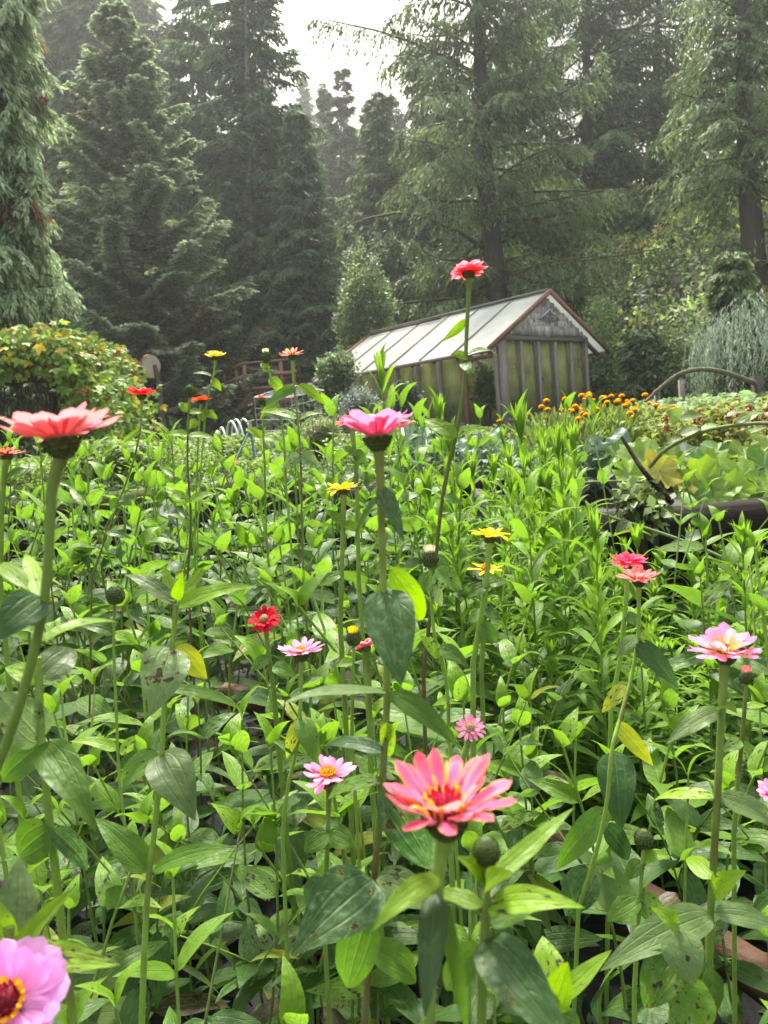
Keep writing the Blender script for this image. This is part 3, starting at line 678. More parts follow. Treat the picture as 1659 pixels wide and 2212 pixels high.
# ------------------------------------------------------------------ pergola with hop vine
def pergola():
    g = np.random.default_rng(21)
    A = at(60, 900, 8.6); gz = zt1(A[0], A[1]); x0 = A[0]-1.5; x1 = at(226, 900, 8.6)[0]-.12; y0, y1 = A[1]-.1, A[1]+1.7; top = at(120, 760, 8.6)[2]-.05
    root = thing('pergola', (x0, y0, gz), 'dark wooden pergola frame hidden under the yellowing vine', 'pergola')
    for xx in (x0, (x0+x1)/2, x1-.1):
        for yy in (y0+.15, y1):
            m = MB(); box(m, (xx-.05, yy-.05, gz-.1), (xx+.05, yy+.05, top-.1), (.05, .04, .03)); m.build('post', M_TIMBER, root)
    for yy in (y0+.15, y1):
        m = MB(); box(m, (x0-.2, yy-.04, top-.1), (x1, yy+.04, top), (.05, .04, .03)); m.build('beam', M_TIMBER, root)
    for q in range(6):
        xx = x0+.1+(x1-x0-.3)*q/5; m = MB(); box(m, (xx-.03, y0-.1, top+.003), (xx+.03, y1+.15, top+.07), (.05, .04, .03)); m.build('crosspiece', M_TIMBER, root)
    v = thing('hop_vine', (x1, y0, gz), 'yellow green leafy vine draped over the pergola at the left edge', 'vine')
    m = MB(); cx, rx = x0+.3, x1-x0+.02-.3
    n = 3300
    # rounded mound over the frame, overhanging the front and the right end
    tx = g.random(n)**.8; ty = g.random(n)
    X_ = cx+rx*np.sin(tx*PI/2*1.0)+g.normal(0, .04, n); zr = np.sqrt(np.maximum(1-tx**6*.93, .02))
    Z_ = gz + (top+.22-gz)*(.52+.48*zr) + g.normal(0, .05, n)
    Y_ = y0-.25+(y1-y0+.4)*ty
    fr_ = g.random(n) < .5
    Y_ = np.where(fr_, y0-.28+.1*g.normal(size=n), Y_); Z_ = np.where(fr_, Z_-g.random(n)**1.6*.42-.03, Z_+.05*np.sin(X_*7))
    P = np.c_[X_, Y_, Z_]
    # right end curtain down to the ground
    k = 1300; h = g.random(k); ph = g.uniform(-.5, 1, k)
    Pr = np.c_[x1+.02+.16*np.sin(h*3)+g.normal(0, .09, k)-.15*(h > .85), y0-.2+(y1-y0)*np.maximum(ph, 0)+.05*g.normal(size=k), gz+.02+(top+.0-gz)*h]
    Pr[:, 0] -= np.where(ph < 0, g.random(k)*.25, 0)
    P = np.vstack([P, Pr]); n = len(P)
    Nn = norm(np.c_[g.normal(0.1, .4, n), g.normal(-.75, .35, n), g.normal(.75, .4, n)])
    D = norm(np.c_[g.normal(0, .6, n), g.normal(-.3, .4, n), g.normal(-.7, .4, n)])
    hz = (P[:, 2]-gz)/(top+.3-gz)
    yel = (g.random(n) < .10+.26*np.clip((hz-.6)*2, 0, 1))[:, None]
    c = np.where(yel, np.array([.46, .38, .06]), np.array([.19, .29, .05])) * np.clip(1+.25*g.normal(size=(n, 1)), .5, 1.6)
    c = np.where((g.random(n) < .05)[:, None], np.array([.2, .09, .03]), c)
    # three lobed leaves built from overlapping blades
    sz = g.uniform(.065, .12, n)
    leaves(m, P, P+D*sz[:, None], Nn, sz*.62, c, bend=-.05, shape='ovate', nv=3, nu=2, tipcurl=.2)
    S = np.cross(D, Nn)
    for sg in (-1, 1):
        D2 = norm(D*.65+S*sg*.8); leaves(m, P, P+D2*(sz*.8)[:, None], Nn, sz*.5, c, bend=-.05, shape='ovate', nv=3, nu=2)
    m.build('leaves', M_VINE, v)
    m = MB()
    for i in range(150):
        xx = g.uniform(x0, x1-.1); yy = g.uniform(y0-.1, y1); z1_ = top-.05
        k = 8; t = np.linspace(0, 1, k)
        P = np.c_[xx+.12*np.sin(t*4+i)*t, yy+.1*np.cos(t*3+i)*t, z1_-(z1_-gz)*t*g.uniform(.3, 1)]
        tube(m, P, .004+.004*g.random(), (.07, .055, .035), 4, cap=False)
    m.build('stems', M_BARK, v)
    # shaded inner leaves
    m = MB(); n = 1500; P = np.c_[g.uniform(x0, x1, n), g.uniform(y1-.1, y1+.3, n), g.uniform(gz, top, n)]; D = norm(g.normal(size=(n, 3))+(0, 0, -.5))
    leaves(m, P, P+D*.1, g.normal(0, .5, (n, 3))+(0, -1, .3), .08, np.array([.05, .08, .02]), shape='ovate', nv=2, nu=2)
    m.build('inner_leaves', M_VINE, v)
pergola()

# ------------------------------------------------------------------ basketball backboard on its pole
def backboard():
    d = 17.5; c = at(327, 793, d); b = at(348, 892, d); gz = zt1(b[0], b[1])
    root = thing('basketball_backboard', (b[0], b[1], gz), 'rust stained white fan shaped backboard on a bent brown pole', 'backboard')
    m = MB(); t = at(335, 806, d)
    tube(m, [(b[0], b[1]+.1, gz-.1), (b[0]-.01, b[1]+.1, t[2]-.35), (t[0]+.03, t[1]+.09, t[2]-.15), (c[0]+.05, c[1]+.08, c[2]+.05)], .055, (.07, .045, .035), 8); m.build('pole', M_BROWN, root)
    m = MB(); beam(m, (t[0]+.02, t[1]+.1, t[2]-.4), (c[0], c[1]+.06, c[2]-.1), .04, .04, (.06, .04, .03)); beam(m, (t[0]+.12, t[1]+.1, t[2]-.4), (c[0]+.1, c[1]+.06, c[2]+.05), .03, .03, (.06, .04, .03)); m.build('bracket', M_BROWN, root)
    a = math.radians(56); X_ = np.array([math.cos(a), math.sin(a), 0]); n = 24
    rim = []
    for q in range(n):
        th = q/n*2*PI; r = 1/((abs(math.cos(th)/.27)**2.4+abs(math.sin(th)/(.27 if math.sin(th) > 0 else .25))**2.4)**(1/2.4))
        rim.append(X_*r*math.cos(th)*(.86 if math.sin(th) < 0 else 1) + np.array([0, 0, r*math.sin(th)]))
    rim = np.array(rim); Y_ = np.array([-X_[1], X_[0], 0])
    m = MB(); V = np.vstack([c+rim, c+rim+Y_*.03, c, c+Y_*.03])
    f = [(q, (q+1) % n, 2*n) for q in range(n)] + [((q+1) % n+n, q+n, 2*n+1) for q in range(n)]
    m.add(V, f, (.52, .47, .38)); m.add(V, [(q, q+n, (q+1) % n+n, (q+1) % n) for q in range(n)], (.25, .12, .06))
    mat = surf('rust_stained_white', (.44, .36, .26), rough=.7, namp=.35, nscale=6, col2=(.24, .11, .05), lo=.5, hi=.75)
    m.build('board', mat, root)
    m = MB(); tube(m, np.vstack([c+rim*1.0+Y_*.015, c+rim[:1]+Y_*.015]), .018, (.22, .10, .05), 5, cap=False); m.build('board_rim', M_BROWN, root)
backboard()

# ------------------------------------------------------------------ wooden deck
def deck():
    d = 24; fl = at(640, 850, d)[2]; a = at(533, 850, d); x0 = a[0]; x1 = at(642, 850, d)[0]; y0 = a[1]; y1 = y0+1.8; gz = zt1(x0, y0)-.15; RH = at(600, 779, d)[2]-fl; xl = at(478, 850, d)[0]
    root = thing('wooden_deck', (x0, y0, gz), 'raised red brown wooden deck with rails and a rope net hung on its left', 'deck')
    c = (.42, .22, .15); c2 = (.2, .12, .09)
    def part(n, fn, mat=M_BROWN):
        m = MB(); fn(m); return m.build(n, mat, root)
    part('fascia', lambda m: (box(m, (x0, y0-.04, fl-.26), (x1, y0, fl-.02), c)))
    part('fascia', lambda m: beam(m, (xl, y0+.75, fl-.42), (x0, y0-.02, fl-.14), .04, .24, c))
    for q in range(9):
        part('floor_board', lambda m: box(m, (xl+.1+.03, y0+.02+q*.2, fl-.02), (x1, y0+.20+q*.2, fl+.02), c))
    pts = [(x0, y0), ((x0+x1)/2+.35, y0), (x1-.05, y0), (x1-.05, y1), ((x0+x1)/2, y1), (xl+.2, y1)]
    for p in pts: part('rail_post', lambda m: box(m, (p[0]-.05, p[1]+.003, fl+.02), (p[0]+.05, p[1]+.10, fl+RH), c))
    pl = [(x0-.32, y0+.35, .05), (xl+.02, y0+.75, 0)]
    for p in pl: part('rail_post', lambda m: box(m, (p[0]-.05, p[1], fl-.1), (p[0]+.05, p[1]+.09, fl+RH*.86), c))
    for h, w_ in ((RH, .05), (RH*.62, .11), (RH*.24, .11)):
        part('rail', lambda m: box(m, (x0-.06, y0-.04, fl+h-w_/2), (x1+.05, y0, fl+h+w_/2), c))
        part('rail', lambda m: box(m, (xl+.2, y1+.1, fl+h-w_/2), (x1+.05, y1+.14, fl+h+w_/2), c))
        part('rail', lambda m: beam(m, (xl, y0+.72, fl+h*.84), (x0-.05, y0+.03, fl+h), .04, w_, c))
    for p in ((x0+.35, y0+.15), (x1-.1, y0+.15), (x0+.35, y1-.1), (x1-.1, y1-.1), (xl+.2, y1-.1)):
        part('leg', lambda m: box(m, (p[0]-.07, p[1]-.07, gz-.2), (p[0]+.07, p[1]+.07, fl-.265), c2))
    part('brace', lambda m: beam(m, (x0+.4, y0+.12, gz+.35), (x0+.05, y0+.12, fl-.27), .06, .09, c2))
    part('brace', lambda m: beam(m, (x0+.45, y0+.1, gz+.3), (xl+.1, y0+.8, fl-.45), .06, .09, c2))
    part('beam_under_floor', lambda m: box(m, (x0+.1, y0+.08, fl-.38), (x1, y0+.16, fl-.265), c2))
    def net(m):
        T0, T1 = np.array([xl-.05, y0+.7, fl-.4]), np.array([x0-.22, y0+.05, fl-.25]); B0, B1 = np.array([xl-.35, y0+.1, gz]), np.array([x0-1.15+.2, y0-.8, gz])
        for k in range(6):
            t = k/5; tube(m, [T0+(T1-T0)*t, (T0+(T1-T0)*t+B0+(B1-B0)*t)/2+(0, .05, -.04), B0+(B1-B0)*t], .014, (.28, .26, .21), 4, cap=False)
        for k in range(1, 7):
            t = k/7; tube(m, [T0+(B0-T0)*t, (T0+(B0-T0)*t+T1+(B1-T1)*t)/2+(0, .02, -.05), T1+(B1-T1)*t], .014, (.28, .26, .21), 4, cap=False)
    part('rope_net', net, M_METAL)
deck()

# ------------------------------------------------------------------ wire cage, hoops, tripod, woodpile, sheet
def cage():
    d = 12.5; a = at(549, 858, d); b = at(628, 858, d+.1); c = at(700, 843, d+1.6); e = at(628, 832, d+1.9)
    gz = zt1(a[0], a[1])
    root = thing('wire_cage', (a[0], a[1], gz), 'open white wire mesh cage standing in the vegetable beds', 'cage')
    h0 = a[2]
    P = [a, b, c, e]; W_ = (.40, .40, .37)
    m = MB()
    def rod(p, q, r=.006): tube(m, [p, q], r, W_, 4, cap=False)
    fr = [(a, b), (b, c), (c, e), (e, a)]
    for p, q in fr: rod(p, q, .007)
    for p in P: rod(p, (p[0], p[1], zt1(p[0], p[1])), .007)
    m.build('frame', M_METAL, root)
    for p, q in fr:
        m = MB(); k = 6
        for t in np.arange(1, k)/k:
            s = p+(q-p)*t; rod2 = (s, (s[0], s[1], gz)); tube(m, rod2, .003, W_, 3, cap=False)
        for z in np.arange(1, 6)/6:
            zz = gz+(h0-gz)*z; tube(m, [(p[0], p[1], zz), (q[0], q[1], zz+(q[2]-p[2]))], .003, W_, 3, cap=False)
        m.build('mesh_side', M_METAL, root)
    m = MB()
    for t in np.arange(1, 6)/6:
        tube(m, [a+(b-a)*t, e+(c-e)*t], .003, W_, 3, cap=False); tube(m, [a+(e-a)*t, b+(c-b)*t], .003, W_, 3, cap=False)
    m.build('mesh_top', M_METAL, root)
cage()
for k, (px0, px1, pt, dd) in enumerate(((478, 528, 912, 9.5), (490, 538, 908, 9.9), (505, 556, 907, 10.3), (463, 500, 925, 9.3))):
    p, q = at(px0, 955, dd), at(px1, 955, dd); tz = at(px0, pt, dd)[2]; th = np.linspace(0, PI, 17)
    mid = (p+q)/2; gz = zt1(mid[0], mid[1])
    m = MB(); P = np.c_[mid[0]-np.cos(th)*(q[0]-p[0])/2, mid[1]+np.cos(th)*.25, gz-.05+np.sin(th)**.8*(tz-gz+.05)]
    tube(m, P, .014, (.62, .64, .62), 6)
    o = m.build('tunnel_hoop', M_METAL, org=np.array([mid[0], mid[1], gz]))
    tag(o, ['white plastic hoop, second from the left over the vegetable bed', 'white plastic hoop, third from the left over the vegetable bed', 'white plastic hoop nearest to the wire cage', 'lowest white plastic hoop, leftmost over the vegetable bed'][k], 'hoop', 'white tunnel hoops over the vegetable bed')
def tripod():
    d = 7.6; T = at(543, 936, d); gz = zt1(T[0], T[1])
    T = at(541, 925, d)
    root = thing('sprinkler_tripod', (T[0], T[1], gz), 'dark green three legged garden sprinkler stand before the hoops', 'sprinkler stand')
    for (px, py, dz) in ((501, 1012, -.35), (553, 1010, -.2), (520, 960, .6)):
        b = at(px, py, d+dz); m = MB(); tube(m, [T, (b[0], b[1], max(b[2], zt1(b[0], b[1]))-.0)], .013, (.02, .10, .07), 6); m.build('leg', M_METAL, root)
    m = MB(); tube(m, [T-(0, 0, .02), T+(0, 0, .06)], [.02, .015], (.35, .36, .34), 7); tube(m, [T+(-.04, 0, .06), T+(.05, 0, .075)], .01, (.3, .25, .1), 6); m.build('sprinkler_head', M_METAL, root)
tripod()
d = 14; T = at(515, 908, d); gz = zt1(T[0], T[1])
m = MB(); tube(m, [(T[0]-.18, T[1], gz), T], .016, (.02, .16, .14), 6); tag(m.build('garden_stake', M_METAL, org=np.array([T[0]-.18, T[1], gz])), 'teal stake leaning behind the white hoops', 'stake')
gq = np.random.default_rng(31)
log0 = None
for k in range(26):
    row, i = divmod(k, 9) if k < 18 else (2, k-18)
    px = 362+i*6.2+row*3; d = 15.5
    p = at(px, 905-row*0, d); zb = zt1(p[0], p[1]); p = np.array([p[0], p[1], zb+.08+row*.085+.012*gq.normal()])
    if log0 is None:
        m = MB(); tube(m, [(0, -.2, 0), (.005, 0, .004), (0, .2, 0)], [.045, .05, .046], (.15, .085, .05), 7)
        m.add([(0, 0, 0)]*3, [(0, 1, 2)], (.3, .2, .12))
        log0 = m.build('firewood_log', M_BARK, org=np.zeros(3)); o = log0
    else: o = log0.copy(); COL.objects.link(o)
    o.location = p; o.rotation_euler = (gq.normal()*.06, gq.random()*6, gq.normal()*.15)
    tag(o, 'split firewood log in the pile between the backboard pole and the deck', 'log', 'firewood logs in the pile')
m = MB(); c0 = at(388, 1125, 4.55); n = 13
uu, vv = np.meshgrid(np.linspace(-1, 1, n), np.linspace(-1, 1, n))
gq = np.random.default_rng(4)
V = np.stack([c0[0]+uu*.075*(1-.25*vv)+.02*np.sin(vv*4), c0[1]+.05*np.sin(uu*5+vv*3)+.03*np.cos(vv*7)+.012*gq.normal(size=uu.shape), c0[2]-vv*.12+.015*np.sin(uu*6)], -1).reshape(-1, 3)
i = (np.arange(n-1)[:, None]*n+np.arange(n-1)[None]).ravel(); m.add(V, np.stack([i, i+1, i+n+1, i+n], -1), (.7, .72, .72))
tag(m.build('plastic_bag', M_PLAST, org=c0), 'crumpled white plastic bag caught among the zinnia stems', 'plastic bag')

# ------------------------------------------------------------------ terrace timbers and bed edging
def timber(p, q, w, h, label, name='timber', c=(.022, .018, .015), mat=None, group='old timbers edging the terraces'):
    p, q = np.array(p, float), np.array(q, float); g = np.random.default_rng(int(abs(p[0]*100))+5)
    n = 14; k = 10; m = MB(); L = np.linalg.norm(q-p); D = (q-p)/L; S = norm(np.cross(D, (0, 0, 1.))); U = np.cross(S, D)
    th = (np.arange(k)+.5)/k*2*PI; sq = 1/np.maximum(np.abs(np.cos(th)), np.abs(np.sin(th)))**.95
    V = []
    for i in range(n+1):
        c_ = p + (q-p)*i/n; j = 1+.05*g.normal(size=k)
        V.append(c_ + S*(np.cos(th)*sq*j*w/2)[:, None] + U*(np.sin(th)*sq*j*h/2)[:, None])
    V = np.array(V); i = np.arange(n)[:, None]*k; j = np.arange(k)[None]; j2 = (j+1) % k
    m.add(V, np.stack([i+j, i+k+j, i+k+j2, i+j2], -1).reshape(-1, 4), c)
    for e in (0, n): m.add(np.vstack([V[e], V[e].mean(0)]), [(a, (a+1) % k, k) for a in range(k)], c)
    o = m.build(name, mat or M_TIMBER, org=p)
    tag(o, label, 'timber', group); return o
M_MOSS = surf('mossy_timber', (.05, .04, .03), rough=.9, namp=.6, nscale=9, stretch=(.7, 5, 5), bump=.8, col2=(.09, .11, .02))
for r, (z, nm) in enumerate(((.10, 'lowest'), (.31, 'second'), (.52, 'third'))):
    timber((1.0, 3.66, z), (5.2, 3.66+.2, z), .17, .20, ['bottom dark timber of the right hand terrace wall', 'second timber up in the right hand terrace wall', 'third timber up in the right hand terrace wall'][r])
timber((.95, 3.64, .745), (5.2, 3.80, .77), .20, .20, 'top black timber of the right hand terrace wall, under the squash leaves')
timber((-.35, 5.32, .14), (1.0, 5.25, .14), .16, .2, 'bottom dark timber behind the middle of the zinnia bed')
timber((-6, 5.36, .12), (-.4, 5.33, .12), .16, .22, 'bottom timber of the left hand terrace wall')
timber((-6, 5.36, .35), (-.4, 5.34, .35), .16, .22, 'second timber up in the left hand terrace wall')
timber((-6, 5.35, .58), (-.4, 5.33, .58), .16, .22, 'third timber up in the left hand terrace wall')
timber((-6, 5.36, .81), (-.4, 5.34, .81), .16, .22, 'fourth timber up in the left hand terrace wall')
timber((-6, 5.40, 1.0), (-.55, 5.36, 1.02), .18, .14, 'moss covered top timber of the left hand terrace wall', mat=M_MOSS)
timber((-.35, 5.3, .36), (1.0, 5.25, .36), .16, .2, 'middle dark timber behind the middle of the zinnia bed')
timber((-.35, 5.3, .62), (1.0, 5.25, .62), .16, .2, 'upper dark timber behind the middle of the zinnia bed')
timber((-.4, 5.3, .87), (1.0, 5.22, .87), .16, .2, 'topmost black timber behind the middle of the zinnia bed')
M_WARM = surf('warm_timber', (.12, .062, .036), rough=.75, namp=.65, nscale=11, stretch=(1, 1, 7), bump=1, bdist=.012, col2=(.09, .055, .04))
a = at(1150, 1790, 2.0); b = at(1720, 2160, 1.45)
timber((a[0], a[1], a[2]), (b[0], b[1], b[2]), .06, .075, 'warm brown timber running under the zinnias at the lower right', mat=M_WARM)
a = at(480, 1500, 2.6); b = at(720, 1540, 2.5)
timber(a, b, .07, .07, 'brown plank lying deep among the zinnia stems, below the dark red bloom', mat=M_WARM)
# wet black mulch sheet pieces
g = np.random.default_rng(14)
m = MB(); n = 60
xs, ys = np.linspace(-2.2, 2.2, 90), np.linspace(.7, 3.5, 70); X2, Y2 = np.meshgrid(xs, ys)
Z2 = .03+.02*np.abs(np.sin(X2*23+3*np.sin(Y2*9)))+.018*np.sin(Y2*31+X2*17)*np.sin(X2*11)+.006*g.normal(size=X2.shape)
i = (np.arange(69)[:, None]*90+np.arange(89)[None]).ravel(); m.add(np.stack([X2, Y2, Z2], -1).reshape(-1, 3), np.stack([i, i+1, i+91, i+90], -1), (.03, .03, .033))
M_SHEET = surf('black_plastic_sheet', (.009, .0095, .01), rough=.6, spec=.15, namp=.3, nscale=20, bump=.5, bdist=.02)
tag(m.build('mulch_sheet', M_SHEET), 'crumpled wet black sheet covering the soil of the zinnia bed', 'mulch sheet')

# ------------------------------------------------------------------ arched branch, post, canes
P = smooth_path([at(1395, 868, 9.6), at(1430, 835, 9.6), at(1470, 807, 9.6), at(1520, 798, 9.6), at(1570, 806, 9.6), at(1632, 828, 9.6)])
m = MB(); tube(m, P, np.linspace(.022, .034, len(P)), (.13, .12, .07), 7); tag(m.build('arched_branch', M_BARK, org=P[0]), 'bare mossy branch bent in an arch over the berry bed at the right', 'branch')
for px, py, lb in ((1640, 812, 'dark wooden post carrying the right end of the arched branch'), (1422, 842, 'grey stake under the left end of the arched branch'), (1475, 820, 'grey stake under the middle of the arched branch')):
    p = at(px, py, 9.6); gz = zt1(p[0], p[1]); m = MB(); wd = .055 if px == 1640 else .03
    box(m, (p[0]-wd, p[1]-wd+.05, gz-.1), (p[0]+wd, p[1]+wd+.05, p[2]), (.06, .05, .045) if px == 1640 else (.16, .14, .12)); tag(m.build('post', M_TIMBER if px == 1640 else M_GREY, org=np.array([p[0], p[1], gz])), lb, 'post')
# bramble cane arching in from the right, with black cut stick
def cane(name, pts, r, c, label, cat, lv=(), lc=(.16, .24, .05), mat=None):
    P = smooth_path([at(*q) for q in pts]); root = thing(name, P[0], label, cat)
    m = MB(); tube(m, P, np.linspace(r[0], r[1], len(P)), c, 7); m.build('stem', mat or M_STEM, root)
    if lv:
        m = MB()
        for (bx, by, tx, ty, d, wpx, f) in lv:
            B, T = at(bx, by, d), at(tx, ty, d); Nn = norm(f*(cO-B)/np.linalg.norm(cO-B)+(1-f)*np.array([0, 0, 1.]))
            leaves(m, B, T, Nn, wpx/1659*d, np.array(lc)*random.uniform(.7, 1.3), bend=.06, wave=.06, fold=.2, nv=9, shape='ovate', tipcurl=.1)
        m.build('leaves', M_LEAF, root)
    return root
cane('bramble_cane', [(1402, 1010, 3.5), (1440, 970, 3.45), (1510, 935, 3.4), (1580, 920, 3.3), (1665, 915, 3.2), (1760, 935, 3.1)], (.010, .007), (.15, .17, .06), 'long arching bramble cane entering from the right edge above the squash', 'cane',
     [(1470, 905, 1440, 888, 3.5, 45, .7), (1470, 906, 1525, 895, 3.5, 30, .5), (1470, 940, 1520, 925, 3.4, 36, .4), (1515, 930, 1555, 915, 3.4, 26, .3), (1590, 918, 1655, 885, 3.3, 34, .4), (1570, 900, 1620, 885, 3.3, 26, .3), (1470, 945, 1435, 960, 3.4, 20, .5), (1620, 935, 1665, 920, 3.2, 22, .4)])
cane('cut_stick', [(1343, 944, 3.6), (1368, 985, 3.55), (1392, 1020, 3.5), (1425, 1058, 3.5), (1450, 1085, 3.55)], (.008, .016), (.025, .017, .012), 'thick blackish cut stick leaning out of the squash leaves', 'stick', mat=M_BARK)
cane('bramble_runner', [(1180, 1085, 3.2), (1260, 1100, 3.3), (1360, 1130, 3.3), (1480, 1170, 3.2), (1580, 1215, 3.1), (1640, 1255, 3.1)], (.006, .008), (.15, .20, .09), 'thin pale runner slanting down across the black terrace timbers', 'cane',
     [(1360, 1125, 1330, 1150, 3.2, 32, .6), (1480, 1165, 1540, 1150, 3.2, 36, .5), (1480, 1170, 1440, 1190, 3.2, 30, .6), (1580, 1215, 1560, 1180, 3.1, 30, .5)], lc=(.10, .16, .07))
cane('bramble_runner', [(1100, 1062, 3.5), (1200, 1050, 3.6), (1300, 1040, 3.6), (1400, 1042, 3.6)], (.005, .007), (.16, .19, .09), 'thin runner lying level on top of the terrace, left of the cut stick', 'cane',
     [(1200, 1048, 1170, 1030, 3.5, 30, .5), (1290, 1040, 1330, 1020, 3.5, 30, .5), (1240, 1045, 1250, 1080, 3.5, 34, .7)], lc=(.10, .15, .06))

# ------------------------------------------------------------------ squash, kale, marigolds, herbs
def squash(px, py, d, label, spec, seed):
    g = np.random.default_rng(seed); p = at(px, py, d); gz = zt1(p[0], max(p[1], 4.1)); root = thing('squash_plant', (p[0], max(p[1], 4.0), gz), label, 'squash plant', 'squash plants along the terrace edge')
    m, st = MB(), MB()
    for (lx, ly, r, dd, f, c) in spec:
        C = at(lx, ly, dd); Nn = norm(np.array([g.normal(0, .25), -f, 1-f*.6]) + g.normal(0, .1, 3))
        discs(m, C, Nn, r*dd/1659, c, lobes=5, la=.16, cup=.16, wave=.11, k=30)
        b = np.array([p[0], max(p[1], 4.0), gz]); tube(st, smooth_path([C, (C+b)/2+(0, 0, .06), b]), .006, (.16, .22, .07), 6)
    m.build('leaves', M_SQ, root); st.build('stalks', M_STEM, root)
M_SQ = leafmat('squash_leaf', trans=.38, rough=.45, spec=.4, veins=.55, side=0, namp=.4, nscale=9, bump=.5)
YG, LG, OR, PG = (.20, .31, .03), (.12, .24, .03), (.30, .28, .04), (.2, .3, .17)
squash(1430, 1060, 4.1, 'squash plant with golden yellowing leaves behind the cut stick', [(1425, 1018, 46, 3.9, .75, OR), (1465, 1035, 38, 3.95, .7, OR), (1455, 990, 34, 4.0, .7, YG), (1390, 1000, 55, 4.1, .6, YG), (1360, 1025, 40, 4.0, .6, YG), (1380, 975, 42, 4.3, .55, YG), (1330, 985, 34, 4.4, .5, LG)], 1)
squash(1520, 1060, 4.2, 'squash plant with lime green leaves in the middle of the terrace edge', [(1510, 1040, 55, 4.0, .7, YG), (1560, 1015, 52, 4.2, .65, YG), (1480, 990, 42, 4.5, .6, PG), (1545, 1070, 45, 3.95, .7, YG), (1500, 1078, 40, 3.9, .7, LG), (1530, 1000, 40, 4.4, .6, LG)], 2)
squash(1620, 1060, 4.2, 'squash plant with lime green leaves at the right edge of the photo', [(1600, 1030, 50, 4.1, .65, YG), (1650, 1010, 48, 4.2, .6, LG), (1625, 1070, 45, 4.0, .7, YG), (1580, 1060, 42, 3.95, .7, YG), (1665, 1060, 45, 4.0, .6, YG), (1610, 985, 42, 4.5, .5, YG), (1550, 975, 38, 4.7, .5, LG), (1660, 965, 40, 4.6, .5, YG)], 3)

def template(name, label, cat, group, fn):
    root = thing(name, (0, 0, 0), label, cat, group); ks = fn(root); kids(root, *(ks or [c for c in bpy.data.objects if c.parent == root])); return root
def scatter(tmpl, pts, labels=None, group=None, smin=.85, smax=1.15, g=rng, tilt=.06):
    out = []
    for i, p in enumerate(pts):
        t = tmpl[i % len(tmpl)]
        if t.name in USED: o = copy_tree(t)
        else: o = t; USED.add(t.name)
        o.location = p; s = g.uniform(smin, smax); o.scale = (s, s, s*g.uniform(.95, 1.08)); o.rotation_euler = (g.normal()*tilt, g.normal()*tilt, g.random()*6.28)
        if labels: o['label'] = labels[i % len(labels)] if isinstance(labels, list) else labels
        if group: o['group'] = group
        out.append(o)
    return out
USED = set()
def f_kale(seed):
    def fn(root):
        g = np.random.default_rng(seed); m, st = MB(), MB()
        for i in range(13):
            a = i*2.4; e = g.uniform(.3, 1.1); D = np.array([math.cos(a)*math.cos(e), math.sin(a)*math.cos(e), math.sin(e)]); B = np.array([0, 0, .05+.02*i]); b2 = B + D*.12
            T = b2 + D*g.uniform(.2, .3) + np.array([0, 0, -.06]); Nn = np.array([-math.cos(a)*.6, -math.sin(a)*.6, 1.])
            leaves(m, b2, T, Nn, g.uniform(.14, .2), np.array([.13, .19, .14])*g.uniform(.8, 1.2), bend=.12, wave=.28, fold=.2, nv=12, nu=6, shape='ovate')
            tube(st, [B-(0, 0, .03), B+D*.06, b2], .007, (.3, .36, .26), 5)
        tube(st, [(0, 0, -.05), (0, 0, .3)], .014, (.25, .3, .2), 6)
        return [m.build('leaves', M_KALE, root), st.build('stalks', M_STEM, root)]
    return fn
ALLF = {}
kt = [template('kale_plant', 'x', 'kale', 'x', f_kale(s)) for s in (1, 2)]
g = np.random.default_rng(55); pts = []
for px, d in [(905, 5.7), (960, 5.9), (1010, 5.6), (1060, 6.0), (1100, 5.5), (1140, 5.0), (1190, 5.4), (1230, 4.6), (930, 6.8), (985, 7.1), (1040, 7.0), (1090, 6.8), (1150, 6.4), (1280, 4.9), (1165, 4.5), (1320, 4.6)]:
    p = at(px, 950, d); pts.append((p[0], p[1], zt1(p[0], p[1])))
ALLF['silvery kale plants'] = scatter(kt, pts, 'silvery blue green kale in the bed below the greenhouse', 'kale plants in the bed below the greenhouse', .55, .85, g)

